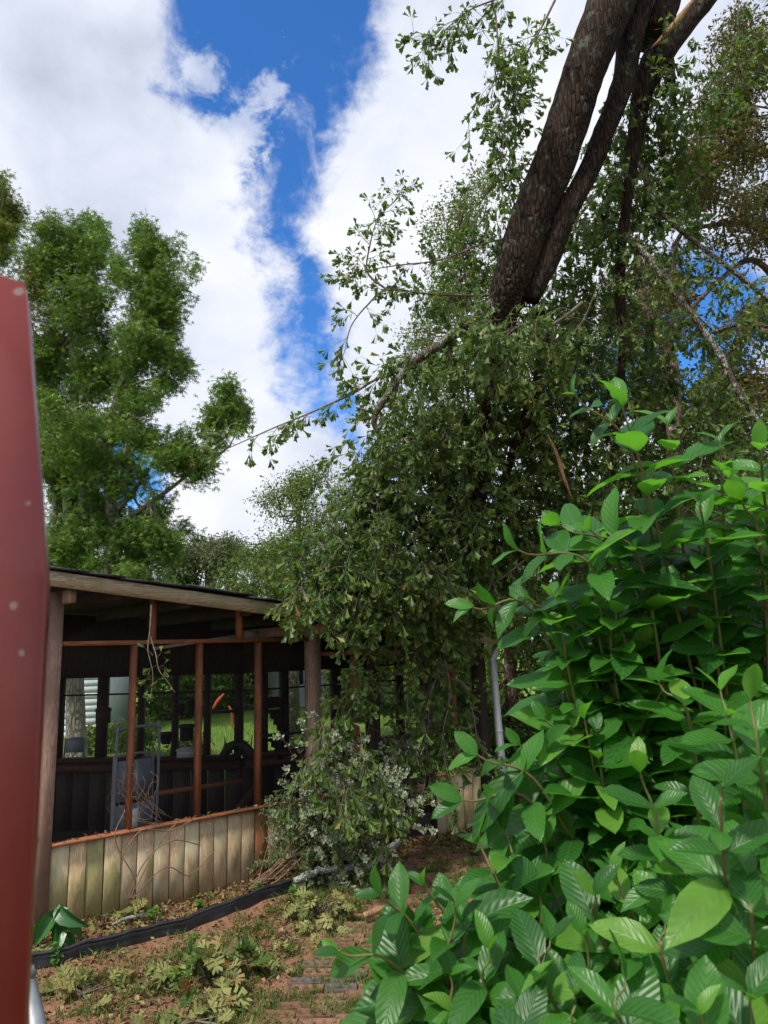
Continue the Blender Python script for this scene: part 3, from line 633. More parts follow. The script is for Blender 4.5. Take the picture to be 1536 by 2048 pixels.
# ------------------------------------------------------------------ things in the porch
def pt_(s_, b_, z_): return wl(s_, -b_, z_)
LD = thing('folding_ladder', 'folded grey step ladder with tubular handle behind the second screen', 'step ladder', pt_(.80, .42, .03), TH + .12)
def loop(w, h, r, z0=0., yoff=0., lean=0.):
    P_ = [(-w, 0, z0), (-w, 0, h - .08), (-w + .025, 0, h - .02), (-w + .08, 0, h), (w - .08, 0, h), (w - .025, 0, h - .02), (w, 0, h - .08), (w, 0, z0)]
    P_ = spline(np.array(P_) + np.array([0, yoff, 0]), 40); P_[:, 1] += (P_[:, 2]) * lean; mb = MB(); mb.tube(P_, r, 8); return mb
loop(.20, 1.36, .013, 0, 0, -.02).build('rail', M['ladder_t'], LD); loop(.185, 1.12, .012, 0, .05).build('rail', M['ladder_t'], LD)
for z0, z1 in ((.42, .70), (.73, 1.07)):
    mb = MB(); mb.box((0, .03, (z0 + z1) / 2), (.33, .02, z1 - z0)); mb.box((0, .012, (z0 + z1) / 2), (.27, .012, z1 - z0 - .06))
    for a in (-.12, .12):
        for b_ in (z0 + .05, z1 - .05): mb.box((a, .004, b_), (.012, .01, .012))
    o = mb.build('step', M['ladder'], LD)
mb = MB(); mb.box((-.02, .0, .56), (.1, .004, .2)); mb.build('label_plate', M['white'], LD)
def pot(name, label, x, y, Y, w, h, m_=None, cat='pot', taper=.7):
    p = at(x, y, Y); s_ = Y / F_PX; r1 = w * s_ / 2; hh = h * s_
    mb = MB(); mb.tube([(0, 0, 0), (0, 0, hh * .8), (0, 0, hh * .8), (0, 0, hh)], [r1 * taper, r1 * .95, r1 * 1.08, r1 * 1.08], 14)
    o = mb.build(name, m_ or M['dark']); o.location = (p[0], p[1], p[2]); return tag(o, label, cat)
pot('flower_pot', 'dark flower pot on the low shelf right of the first stud', 332, 1488, 8.45, 24, 22)
pot('flower_pot', 'small dark pot on the middle shelf behind the porch screen', 361, 1428, 8.4, 14, 20)
pot('flower_pot', 'dark round pot on the top shelf beside the second stud', 384, 1428, 8.35, 18, 30, None, 'pot', .9)
pot('flower_pot', 'wide dark planter on the ledge left of the second stud', 373, 1481, 8.3, 28, 30, None, 'planter', .9)
def crate(name, label, x, y, Y, w, h, m_, cat):
    p = at(x, y, Y); s_ = Y / F_PX; a, b_ = w * s_, h * s_; mb = MB(); mb.box((0, 0, b_ / 2), (a, a * .6, b_)); mb.box((0, -.001, b_ * .85), (a * 1.08, a * .68, b_ * .2)); mb.box((0, 0, b_ * 1.03), (a * .7, a * .3, b_ * .12))
    o = mb.build(name, m_); o.location = tuple(p); return tag(o, label, cat)
crate('storage_box', 'grey box lying on the ledge under the wide planter', 374, 1514, 8.2, 34, 16, M['greyplastic'], 'box')
crate('bird_house', 'dark box hung on the wide left post of the back wall', 206, 1446, 8.6, 24, 28, M['innerv'], 'bird house')
crate('storage_box', 'dark box under the right bracket shelf top', 548, 1412, 8.9, 24, 16, M['innerv'], 'box')
# dish rack like dark bundle
p = at(475, 1512, 8.1); mb = MB()
for k in range(26):
    a = rng.random(3) * [.34, .2, .05] - [.17, .1, 0]; b_ = a + rng.normal(size=3) * [.06, .04, .03] + [0, 0, .1]; mb.tube([a, b_], .006, 4)
mb.tube(spline([(-.16, 0, .0), (-.08, 0, .1), (.05, 0, .12), (.17, 0, .0)], 10), .05, 7)
o = mb.build('wire_rack', M['dark']); o.location = tuple(p); tag(o, 'dark tangled wire rack on the ledge between the second and third stud', 'rack')
# small grey seat back
p = at(148, 1512, 9.7); CH = thing('plastic_chair', 'pale grey chair with tubular frame standing beyond the far ledge behind the first screen', 'chair', (p[0], p[1], .03), .1)
mb = MB(); mb.box((0, 0, .86), (.22, .02, .17)); mb.build('backrest', M['greyplastic'], CH)
q_ = spline([(-.12, 0, 0), (-.12, 0, .86), (-.08, 0, .94), (.08, 0, .95), (.12, 0, .86), (.12, 0, 0)], 30); mb = MB(); mb.tube(q_, .011, 6); mb.build('frame', M['ladder_t'], CH)
mb = MB(); mb.box((0, .2, .45), (.34, .36, .03)); mb.build('seat', M['greyplastic'], CH)
# wheel
p = pt_(2.12, .45, .22); WH = thing('wheel', 'black spoked wheel standing inside the porch behind the last stud', 'wheel', tuple(p), TH)
th = np.linspace(0, 2 * math.pi, 25); mb = MB(); mb.tube(np.c_[np.cos(th) * .2, th * 0, np.sin(th) * .2], .022, 7, cap=False); mb.build('tyre', M['black'], WH)
mb = MB(); [mb.tube([(0, 0, 0), (math.cos(a) * .19, 0, math.sin(a) * .19)], .004, 4) for a in th[:-1:2]]; mb.tube([(0, -.04, 0), (0, .04, 0)], .02, 8); mb.build('spokes', M['ladder_t'], WH)
mb = MB(); mb.prism([(-.3, 0), (.28, 0), (.3, .28), (.1, .38), (-.2, .3)], -.01, .01, [[1, 0, 0], [0, 0, 1], [0, 1, 0]]); o = mb.build('board', M['inner']); p = pt_(1.28, .7, .06); o.location = tuple(p); o.rotation_euler = (.15, 0, TH); tag(o, 'brown board leaning in the dark beside the second stud', 'board')
# ------------------------------------------------------------------ behind the porch
mb = MB(); 
hs = thing('white_house', 'pale house wall with siding far left behind the porch screens', 'house', at(150, 1560, 19) * [1, 1, 0], .1)
for k in range(14):
    mb = MB(); mb.box((0, 0, 1.05 - k * .16 + 1.1), (1.25, .04, .158), ); o = mb.build('siding_board', M['siding'], hs); o.rotation_euler = (.03, 0, 0)
mb = MB(); mb.box((0, 1.5, 1.15), (1.2, 2.9, 2.3)); mb.build('wall', M['siding'], hs); mb = MB(); mb.prism([(-.8, 2.3), (.8, 2.3), (0, 2.8)], -.2, 3.1, [[1, 0, 0], [0, 0, 1], [0, 1, 0]]); mb.build('roof', M['shingle'], hs)
hs = thing('white_house', 'white house glimpsed behind the right screens across the lawn', 'house', at(590, 1500, 27) * [1, 1, 0], -.2)
mb = MB(); mb.box((0, 2, 1.2), (9, 4, 2.4)); mb.build('wall', M['siding'], hs)
for k in range(-2, 3):
    mb = MB(); mb.box((k * 1.6, -.02, 1.3), (.7, .06, 1.0)); mb.build('window', M['black'], hs)
mb = MB(); mb.prism([(-4.9, 2.4), (4.9, 2.4), (0, 3.6)], -.3, 4.3, [[1, 0, 0], [0, 0, 1], [0, 1, 0]]); mb.build('roof', M['shingle'], hs)
OR = thing('garden_implement', 'bright orange bent arm standing on the lawn behind the porch', 'implement', on_ground(450, 1540) * [1, 1, 0])
base = np.array(OR.location); P_, R_ = pxl([(426, 1418, 11.5, 5), (436, 1402, 11.5, 8), (448, 1388, 11.5, 4)]); mb = MB(); mb.tube(P_ - base, R_, 6); mb.build('arm', M['orange'], OR)
P_, R_ = pxl([(457, 1412, 11.5, 3), (461, 1418, 11.5, 5), (464, 1430, 11.5, 4), (466, 1455, 11.5, 3), (474, 1462, 11.5, 5), (476, 1540, 11.5, 4)]); mb = MB(); mb.tube(P_ - base, R_, 6); mb.build('arm', M['orange'], OR)
# ------------------------------------------------------------------ trees
from mathutils import noise as mnoise
def blob_clumps(blobs, per, carve=0, carve_s=.9):                         # blobs: (x, y, rx_px, ry_px, depth, rdepth_m, weight)
    C_ = []
    if carve:                                        # break every mass into smaller tufts of unequal size
        nb = []
        for (x, y, rx, ry, Y_, rd, w) in blobs:
            m_ = 9
            for _ in range(m_):
                a = rng.normal(size=3) * .5; f = rng.uniform(.3, .6); nb.append((x + a[0] * rx, y + a[1] * ry, rx * f, ry * f * 1.15, Y_ + a[2] * rd * 1.3, rd * f, w * f * f * 5.2 / m_))
        blobs = nb
    for (x, y, rx, ry, Y_, rd, w) in blobs:
        n_ = max(1, int(per * w)); c = at(x, y, Y_); s_ = np.linalg.norm(ray(x, y)) * Y_ / ray(x, y)[1] / F_PX
        q = rdir(n_) * (rng.random((n_, 1)) ** .42) * rng.choice([1., 1., 1., 1.12, 1.28], (n_, 1)); C_.append(c + q[:, :1] * RT * rx * s_ + q[:, 1:2] * np.array([0, 1, 0]) * rd + q[:, 2:3] * np.array([0, -.1, 1]) * ry * s_)
    C_ = np.concatenate(C_)
    if carve:
        k_ = np.array([mnoise.noise(Vector(c) * carve_s) for c in C_]); C_ = C_[k_ > np.quantile(k_, carve)]
    return C_
def crown(tm, clumps, nleaf, rc, size, flat=.8, droop=.3):
    L_ = Leaves(tm); n_ = len(clumps); rr = rc * rng.uniform(.55, 1.35, n_)
    idx = np.repeat(np.arange(n_), nleaf); o_ = rdir(len(idx)) * (rng.random((len(idx), 1)) ** .45) * [1, 1, flat]; p = clumps[idx] + o_ * rr[idx][:, None]
    d = nrm(o_ * .7 + rng.normal(size=o_.shape) * .6 - [0, 0, droop]); u = nrm(np.array([0, 0, 1.]) + rng.normal(size=o_.shape) * .55)
    L_.add(p, d, u, size * rng.uniform(.65, 1.25, len(idx))); return L_
def nearest_branches(mb, trunk_pts, clumps, n_, r0=.03, sag=.1, k=5):
    T_ = np.asarray(trunk_pts)
    for c in clumps[rng.permutation(len(clumps))[:n_]]:
        d_ = np.linalg.norm(T_ - c - np.array([0, 0, .5]), axis=1); a = T_[np.argmin(d_ + .8 * (T_[:, 2] > c[2] - .2) * d_)]
        m_ = (a + c) / 2 + rng.normal(size=3) * .08 * np.linalg.norm(c - a) + [0, 0, -sag * np.linalg.norm(c - a)]
        P_ = spline([a, m_, c], 7); mb.tube(P_, np.linspace(r0, r0 * .25, 7), k, cap=False)
def tree(name, label, cat, trunks, blobs, per, nleaf, rc, size, tm, lm_, bm, nbr=60, r0=.03, group=None, parts=0, extra=None, droop=.3):
    """trunks: lists of (x, y, depth, width_px), the first is the main trunk and ends on the ground"""
    base = at(trunks[0][-1][0], trunks[0][-1][1], trunks[0][-1][2]) * [1, 1, 0]
    R_ = thing(name, label, cat, base, 0, group); allp = []
    for k, tr in enumerate(trunks):
        P_, r_ = pxl(tr, len(tr) * 5); 
        if k == 0: P_ = np.concatenate([P_, [base - [0, 0, .1]]]); r_ = np.append(r_, r_[-1] * 1.15)
        allp.append(P_); mb = MB(); mb.tube(P_ - base, r_, 9, .12); mb.build('trunk' if k == 0 else 'limb', bm, R_, smooth_=True)
    C_ = blob_clumps(blobs, per * 1.3, .18, 17 / max(at(*trunks[0][-1][:3])[1], 8)); mb = MB(); nearest_branches(mb, np.concatenate(allp) - base, C_ - base, nbr, r0); o = mb.build('branches', bm, R_); tag(o, kind='stuff')
    L_ = crown(tm, C_, nleaf, rc, size, droop=droop)
    o = link('crown', L_.mesh('crown', lm_), R_); o.location = inv(R_)
    if extra:
        b2, p2_, lm2 = extra; L2 = crown(tm, blob_clumps(b2, p2_), nleaf, rc, size, droop=droop); o = link('crown', L2.mesh('crown', lm2), R_); o.location = inv(R_)
        o['label'] = 'yellowing outer foliage'
    return R_
STAR, DIA = t_star(), t_diamond()
# tall sweetgums on the left
tree('sweetgum_tree', 'tallest green sweetgum beside the red panel, with yellowing left side', 'tree',
     [[(130, 470, 21, 5), (140, 640, 21, 10), (150, 800, 21, 16), (165, 950, 21, 22), (175, 1100, 21, 24), (178, 1300, 21, 26)],
      [(60, 640, 20.5, 4), (110, 800, 21, 9), (128, 960, 21, 14), (140, 1100, 21, 16)], [(100, 1140, 21, 14), (110, 1010, 21, 12), (90, 880, 21, 8), (70, 760, 21, 4)]],
     [(175, 480, 42, 50, 21, 1., 1.5), (120, 510, 55, 60, 21, 1.3, 1.8), (185, 560, 38, 70, 21, 1.2, 1.6), (150, 640, 75, 80, 21, 1.5, 3), (110, 720, 60, 80, 21, 1.3, 2.6), (180, 730, 40, 80, 21, 1.3, 1.7), (130, 840, 70, 60, 21, 1.4, 2.4),
      (130, 900, 60, 60, 21, 1.4, 1.8), (120, 1010, 40, 80, 21.5, 1.3, 1.3), (130, 1110, 60, 60, 21.5, 1.3, 2.4), (150, 1000, 60, 60, 21.8, 1.2, 2.4), (90, 930, 30, 60, 21.5, 1, 1.4), (190, 860, 60, 60, 20.5, 1, 1.6)],
     105, 12, .28, .165, STAR, M['leaf_gum'], M['bark_far'], 110, .05,
     extra=([(70, 560, 40, 45, 20.6, .8, 1.6), (75, 640, 45, 60, 20.6, .8, 2), (60, 720, 40, 60, 20.6, .8, 1.2), (110, 470, 30, 35, 20.7, .7, .8)], 42, M['leaf_gum_y']))
tree('sweetgum_tree', 'second sweetgum with rounded top and pale forked trunk left of centre', 'tree',
     [[(300, 520, 20, 4), (275, 620, 20, 8), (255, 720, 20, 11), (232, 800, 20, 14), (215, 880, 20, 18), (222, 1010, 20, 22), (228, 1080, 20, 22), (210, 1150, 20, 24), (205, 1300, 20, 26)],
      [(270, 820, 19.5, 7), (248, 920, 19.6, 10), (232, 1000, 19.8, 13)], [(315, 910, 19.4, 6), (270, 980, 19.6, 9), (235, 1020, 20, 12)], [(395, 935, 19, 5), (330, 985, 19.2, 9), (265, 1030, 19.6, 11), (235, 1045, 20, 13)]],
     [(298, 510, 34, 45, 20, .9, 1.5), (300, 580, 58, 60, 20, 1.3, 2.6), (340, 600, 42, 50, 20, 1.1, 1.4), (320, 680, 50, 55, 20, 1.2, 1.8), (265, 670, 38, 60, 20, 1.2, 1.3), (235, 545, 15, 35, 20, .5, .5), (240, 740, 40, 40, 20, 1., 1.2), (345, 720, 35, 35, 20, .8, .8), (325, 765, 22, 14, 20, .4, .35), (290, 725, 30, 30, 20, .8, .6),
      (260, 830, 50, 50, 19.5, 1.1, 2.), (210, 870, 70, 60, 19.5, 1.2, 2.4), (170, 930, 70, 55, 19.5, 1.2, 1.5), (290, 890, 50, 40, 19.5, .9, 1.4), (250, 960, 60, 40, 19.5, 1., 1.), (330, 910, 45, 45, 19.2, .8, 1.3),
      (370, 895, 40, 30, 19, .6, .8), (455, 815, 36, 42, 19, .7, 1.4), (420, 850, 40, 25, 19, .6, .8), (400, 925, 40, 32, 19, .6, .9), (300, 1060, 50, 45, 20, 1, 2), (250, 1110, 60, 45, 20, 1, 2.6), (330, 1095, 35, 50, 20, .8, 2.2), (200, 1060, 50, 50, 20.4, 1, 1.6)],
     105, 11, .27, .16, STAR, M['leaf_gum'], M['bark_far'], 130, .045)
tree('sweetgum_tree', 'partly seen sweetgum top with yellow leaves at the far left edge', 'tree',
     [[(-20, 400, 24, 5), (-40, 700, 24, 14), (-60, 1000, 24, 22), (-70, 1300, 24, 26)]],
     [(5, 385, 28, 38, 24, .8, 1.6), (10, 440, 40, 38, 24, 1, 2.2), (0, 500, 22, 22, 24, .5, .6), (-90, 480, 90, 110, 24, 2, 4)], 105, 12, .28, .165, STAR, M['leaf_gum_y'], M['bark_far'], 30, .05)
tree('live_oak_tree', 'distant grey-green domed oak beyond the porch roof', 'tree', [[(420, 1120, 38, 20), (420, 1300, 38, 26)]],
     [(420, 1130, 62, 42, 38, 2.4, 5), (455, 1110, 40, 26, 38, 2, 2), (370, 1150, 40, 30, 38, 2, 2)], 60, 30, .5, .17, DIA, M['leaf_far'], M['bark_far'], 20, .05)
tree('oak_tree', 'light green oak crown just left of the fallen foliage', 'tree', [[(600, 1000, 15, 8), (590, 1150, 15, 18), (585, 1300, 15, 24)], [(660, 1010, 15, 5), (600, 1120, 15, 12)]],
     [(610, 960, 50, 36, 15, .9, 1.6), (570, 1020, 55, 45, 15, .9, 2), (640, 1010, 70, 55, 15, 1, 2.4), (540, 1090, 60, 45, 14.5, 1, 2.4), (620, 1100, 90, 60, 14.5, 1.1, 3.4), (500, 1160, 60, 45, 14, .9, 2.4), (580, 1180, 80, 50, 13.5, .9, 3), (700, 1150, 80, 90, 14, 1, 3)],
     44, 28, .26, .085, WO[0], M['leaf_mid'], M['bark_mid'], 90, .025)
tree('oak_tree', 'brownish green oak filling the upper right edge', 'tree',
     [[(1560, 100, 13, 40), (1590, 500, 13, 55), (1600, 900, 13, 70), (1610, 1300, 13, 80)], [(1600, 320, 13, 22), (1500, 302, 12.6, 16), (1430, 310, 12.3, 12), (1345, 285, 12, 8)],
      [(1600, 480, 13, 20), (1536, 465, 12.5, 14), (1480, 445, 12.2, 12), (1400, 455, 12, 9), (1360, 470, 12, 9), (1345, 530, 12, 6)], [(1600, 620, 13, 20), (1530, 535, 12.6, 14), (1490, 522, 12.4, 12), (1440, 560, 12.2, 10), (1380, 620, 12, 9), (1330, 680, 12, 7)],
      [(1480, 1200, 12.5, 40), (1440, 1000, 12.3, 34), (1430, 820, 12.2, 30), (1470, 700, 12, 24), (1520, 600, 12, 18)]],
     [(1500, 120, 60, 60, 12.5, 1, 1.8), (1480, 200, 70, 60, 12.5, 1, 2.4), (1500, 60, 40, 40, 12.5, .8, .6), (1450, 260, 70, 50, 12.5, 1, 2), (1520, 300, 50, 60, 12.5, 1, 1.6), (1400, 390, 60, 60, 12.2, .9, 2.2), (1490, 400, 60, 40, 12.4, .9, 1.4), (1370, 340, 40, 40, 12.2, .7, .8), (1330, 560, 60, 60, 12, .9, 2),
      (1500, 500, 60, 30, 12.2, .8, .8), (1300, 640, 60, 60, 12, .9, 1.6), (1500, 640, 50, 20, 12.2, .8, .6), (1480, 780, 90, 60, 12, 1, 2.), (1380, 880, 90, 70, 12, 1, 3), (1500, 920, 60, 60, 12, 1, 2), (1300, 800, 60, 60, 12, 1, 1.6)],
     50, 26, .22, .12, WO[0], M['leaf_brown'], M['bark_brown'], 130, .025)
tree('oak_tree', 'olive green oak standing behind the leaning trunk', 'tree',
     [[(1275, 470, 10.5, 10), (1280, 560, 10.5, 18), (1300, 640, 10.5, 24), (1340, 720, 10.5, 30), (1350, 900, 10.5, 34), (1350, 1300, 10.5, 40)], [(1200, 540, 10, 6), (1230, 600, 10.2, 9), (1310, 660, 10.5, 14)], [(920, 470, 10, 5), (940, 600, 10.2, 8), (1000, 760, 10.4, 14), (1150, 1000, 10.5, 20)]],
     [(930, 440, 50, 60, 10.5, .7, 1.7), (900, 540, 60, 60, 10.5, .8, 1.8), (880, 610, 50, 50, 10.5, .7, 1.3), (860, 720, 60, 40, 10.5, .7, 1.3), (1000, 560, 60, 90, 10.8, .9, 2), (960, 380, 40, 40, 10.5, .6, .7), (1250, 600, 70, 60, 10.5, .9, 1.8), (1130, 640, 70, 60, 10.8, .9, 1.6), (1200, 720, 100, 60, 10.8, 1, 1.6), (1180, 520, 50, 50, 10.6, .7, 1.), (900, 800, 80, 60, 10.5, .8, 2.)],
     40, 24, .22, .075, WO[0], M['leaf_mid'], M['bark_brown'], 120, .02)
# dark evergreen mass low behind everything on the right, and trees beyond the lawn
hz = [(1020, 1250, 9.8, 'dense dark tree standing right behind the porch end'), (1200, 1150, 10.5, 'dark bushy tree behind the upper shrub leaves'), (1380, 1180, 10, 'dark bushy tree at the right behind the shrub'), (1540, 1150, 10, 'dark bushy tree cut by the right edge')]
for (x, y, Y_, lb) in hz:
    tree('bushy_tree', lb, 'tree', [[(x, y - 150, Y_, 10), (x, y + 50, Y_, 24), (x + 5, y + 190, Y_, 28)]],
         [(x, y - 120, 110, 110, Y_, 1., 3), (x, y + 60, 120, 130, Y_, 1., 4.2), (x + 10, y + 230, 110, 120, Y_, 1., 3.6)], 52, 26, .26, .10, WO[1], M['leaf_oak'], M['bark_brown'], 40, .02, group='dark trees behind the porch end')
far_rows = [(-60, 24, 'broad tree past the left end of the lawn', 150), (110, 25, 'dark tree behind the pale house', 130), (230, 26, 'green tree beyond the lawn behind the first stud', 140), (350, 24, 'green tree beyond the lawn behind the shelves', 140), (470, 27, 'green tree beyond the lawn above the orange arm', 140), (620, 28, 'tree beyond the white house', 130), (760, 24, 'tree beyond the lawn behind the screen door', 150), (930, 20, 'dark tree beyond the porch end', 200)]
for x, Y_, lb, hh in far_rows:
    g_ = on_ground(x, 1450); s_ = Y_ / 22
    tree('broadleaf_tree', lb, 'tree', [[(x, 1180, Y_, 8), (x + 4, 1320, Y_, 14), (x, 1400, Y_, 16)]], [(x, 1250, 90, 70, Y_, 1.4, 2.8), (x - 30, 1350, 80, 60, Y_, 1.4, 2.4), (x + 40, 1360, 80, 55, Y_, 1.4, 2.4), (x, 1420, 90, 30, Y_, 1.2, 1.6)], 36, 20, .45, .2, DIA, M['leaf_wall'], M['bark_far'], 20, .05, group='trees beyond the lawn')
tr = thing('tree_trunk', 'thick pale tree trunk seen through the first porch screen', 'tree', at(152, 1500, 13) * [1, 1, 0])
P_, R_ = pxl([(146, 1180, 13, 26), (150, 1350, 13, 32), (152, 1480, 13, 38), (152, 1560, 13, 46)], 16); mb = MB(); mb.tube(P_ - np.array(tr.location), R_, 12, .1); mb.build('trunk', M['bark_far'], tr, smooth_=True)
L_ = crown(STAR, blob_clumps([(150, 1230, 90, 60, 13, 1.2, 4)], 40), 24, .3, .12); o = link('crown', L_.mesh('crown', M['leaf_gum']), tr); o.location = inv(tr)
for x, y, Y_, r_, lb in ((205, 1480, 16, 34, 'yellow-green bush right of the pale tree trunk'), (270, 1470, 15, 36, 'pale green bush behind the folded ladder'), (380, 1490, 15, 20, 'small bush behind the wide planter'), (600, 1480, 17, 36, 'leafy bush behind the corner post'), (520, 1500, 19, 22, 'low bush in front of the white house')):
    p = at(x, 1515, Y_) * [1, 1, 0]; B_ = thing('garden_bush', lb, 'bush', p, 0, 'bushes on the lawn behind the porch')
    L_ = crown(DIA, blob_clumps([(x, y, r_, r_ * .8, Y_, .7, 1)], 60), 26, .16, .1); o = link('foliage', L_.mesh('foliage', M['leaf_mid']), B_); o.location = inv(B_)
# ------------------------------------------------------------------ the broken oak that leans over the porch
OK = thing('fallen_oak', 'huge dark leaning oak trunk with leafy branches hanging over the porch', 'tree', (4.9, 6.6, 0))
ob = np.array(OK.location); LV = Leaves(WO); tw = MB(); limbs = []
def limb(pts, name='limb', m_='bark_mid', k=8, n_=None, wob=.14):
    P_, r_ = pxl(pts, n_); mb = MB(); mb.tube(P_ - ob, r_, k, wob); mb.build(name, M[m_], OK, smooth_=True); limbs.append(P_); return P_
limb([(1330, -420, 5.5, 120), (1275, -180, 5.5, 115), (1223, 0, 5.5, 110), (1169, 141, 5.5, 96), (1118, 298, 5.6, 94), (1064, 435, 5.7, 92), (1024, 560, 5.8, 84), (998, 660, 6.0, 60), (988, 780, 6.3, 44), (960, 950, 6.7, 40), (935, 1150, 7.0, 28)], 'trunk', 'bark_dark', 22, 90, .07)
limb([(1420, -420, 5.7, 60), (1340, -160, 5.7, 66), (1290, -20, 5.72, 66), (1262, 70, 5.72, 60), (1252, 140, 5.72, 52), (1232, 207, 5.7, 50), (1206, 269, 5.7, 48), (1186, 323, 5.7, 48), (1161, 373, 5.7, 48), (1130, 430, 5.7, 52), (1100, 510, 5.75, 50), (1060, 600, 5.8, 38)], 'limb', 'bark_dark', 12, 44, .1)
limb([(1420, -330, 6.0, 80), (1350, -90, 5.95, 84), (1322, 10, 5.9, 84), (1305, 80, 5.9, 80)], 'limb', 'bark_dark', 12, 20, .1)
limb([(1590, -260, 5.9, 50), (1490, -100, 5.9, 50), (1415, -5, 5.9, 46), (1362, 60, 5.9, 50), (1312, 120, 5.88, 66), (1284, 190, 5.85, 48), (1268, 290, 5.9, 34), (1255, 400, 6.0, 24), (1242, 500, 6.1, 22), (1240, 600, 6.2, 22), (1246, 690, 6.3, 19), (1238, 800, 6.4, 15), (1225, 960, 6.6, 9)], 'limb', 'bark_dark', 10, 50, .12)
limb([(1325, 95, 5.9, 30), (1338, 120, 5.85, 22), (1345, 170, 5.85, 15)], 'stub', 'bark_dark', 8, 8)
limb([(1250, 470, 6.05, 16), (1300, 520, 6.0, 14), (1345, 580, 6., 14), (1395, 645, 6., 13), (1440, 710, 6., 13), (1480, 790, 6., 12), (1530, 860, 6., 11), (1600, 950, 6., 9)], k=8, n_=34)
limb([(1280, 330, 6.0, 9), (1310, 410, 6.1, 12), (1350, 450, 6.2, 12), (1410, 500, 6.2, 11), (1470, 545, 6.2, 10), (1560, 620, 6.2, 8)], k=7)
limb([(1445, 715, 6., 9), (1452, 745, 6., 10), (1425, 775, 6., 10), (1408, 800, 6., 9), (1410, 850, 6., 7), (1406, 905, 6., 4)], k=7)
limb([(1425, 665, 6., 8), (1480, 650, 6., 8), (1560, 655, 6., 6)], k=7)
limb([(1360, 470, 6.2, 7), (1345, 500, 6.2, 6), (1350, 550, 6.2, 4)], k=6)
limb([(1010, 585, 5.9, 22), (951, 633, 5.75, 21), (911, 664, 5.65, 20), (863, 700, 5.6, 20), (818, 731, 5.6, 18), (783, 779, 5.6, 16), (748, 837, 5.6, 13), (765, 877, 5.65, 8), (800, 930, 5.7, 5)], n_=36)
limb([(905, 668, 5.65, 13), (900, 700, 5.65, 11), (890, 745, 5.65, 4)], 'stub', k=7, n_=8)
limb([(755, 830, 5.6, 8), (735, 822, 5.6, 6), (712, 815, 5.6, 3)], 'stub', k=6, n_=8)
limb([(1090, 620, 6.0, 40), (1085, 740, 6.2, 34), (1050, 840, 6.4, 24), (1010, 960, 6.7, 16), (980, 1150, 7, 10)], 'limb', 'bark_dark', 9)
limb([(985, 900, 6.6, 16), (900, 1060, 6.8, 18), (888, 1181, 6.9, 20), (886, 1230, 6.9, 19), (878, 1285, 7.0, 15)], n_=18)
twl = []
def twl_(pts, w0=6):                                  # thin named branches that carry leaves
    P_, r_ = pxl([(x, y, Y_, w0 * (1 - .75 * i_ / (len(pts) - 1))) for i_, (x, y, Y_) in enumerate(pts)], len(pts) * 5); tw.tube(P_ - ob, r_, 5, cap=False); twl.append(P_); return P_
a1 = twl_([(860, 705, 5.6), (818, 735, 5.65), (756, 757, 5.7), (703, 788, 5.8), (615, 828, 5.8), (540, 859, 5.9), (455, 897, 5.8)], 8)
a2 = twl_([(990, 590, 6.), (947, 591, 6.), (860, 588, 5.95), (774, 580, 5.9), (735, 610, 5.85), (703, 651, 5.8), (690, 700, 5.8)], 7)
a3 = twl_([(774, 580, 5.9), (735, 545, 5.85), (740, 490, 5.8), (755, 440, 5.8), (790, 400, 5.8)], 5)
a4 = twl_([(1040, 470, 5.9), (960, 490, 5.9), (880, 520, 5.9), (800, 530, 5.85), (735, 540, 5.8), (700, 545, 5.8)], 5)
a5 = twl_([(1110, 0, 5.4), (1080, 60, 5.4), (1040, 130, 5.4), (1015, 200, 5.4), (1002, 350, 5.4)], 6)
a6 = twl_([(1080, -60, 5.3), (1010, -10, 5.3), (940, 20, 5.3), (890, 60, 5.3), (850, 95, 5.3)], 6)
a7 = twl_([(990, 20, 5.3), (995, 90, 5.3), (985, 170, 5.3), (940, 240, 5.3)], 5)
a8 = twl_([(1480, -60, 5.6), (1475, 60, 5.6), (1478, 120, 5.6), (1460, 200, 5.6)], 4)
a9 = twl_([(1350, 230, 5.8), (1400, 200, 5.7), (1440, 160, 5.7), (1480, 100, 5.6)], 4)
a10 = twl_([(1165, 605, 5.5), (1120, 640, 5.5), (1040, 690, 5.6), (960, 710, 5.7), (900, 730, 5.8)], 9)
# bare branchlets hanging in front of the wall
for pts in ([(878, 1283, 7), (820, 1345, 6.95), (760, 1345, 6.9), (720, 1370, 6.85), (685, 1400, 6.8), (672, 1450, 6.8), (665, 1560, 6.8)],
            [(878, 1283, 7), (830, 1310, 6.95), (815, 1390, 6.9), (820, 1460, 6.9), (830, 1500, 6.9)], [(878, 1283, 7), (890, 1350, 6.95), (930, 1370, 6.9), (950, 1450, 6.9), (955, 1500, 6.9)],
            [(878, 1283, 7), (875, 1345, 6.9), (860, 1400, 6.9), (850, 1560, 6.85)], [(878, 1283, 7), (900, 1380, 6.9), (885, 1480, 6.85), (905, 1590, 6.8)], [(850, 1283, 7), (790, 1290, 6.9), (745, 1300, 6.85), (700, 1350, 6.8), (690, 1420, 6.8)],
            [(1050, 1120, 6.7), (990, 1165, 6.7), (930, 1190, 6.8)], [(1100, 700, 5.9), (1160, 650, 5.8), (1200, 560, 5.8)]):
    twl_(pts, 6)
def rosette(p, d, n_, sz):
    a = rdir(n_); dd = nrm(nrm(np.atleast_2d(d)) * .9 + a * .75 + np.array([0, 0, -.45])); LV.add(p + dd * .01, dd, rdir(n_, (0, -.2, .9)), sz * rng.uniform(.7, 1.2, n_))
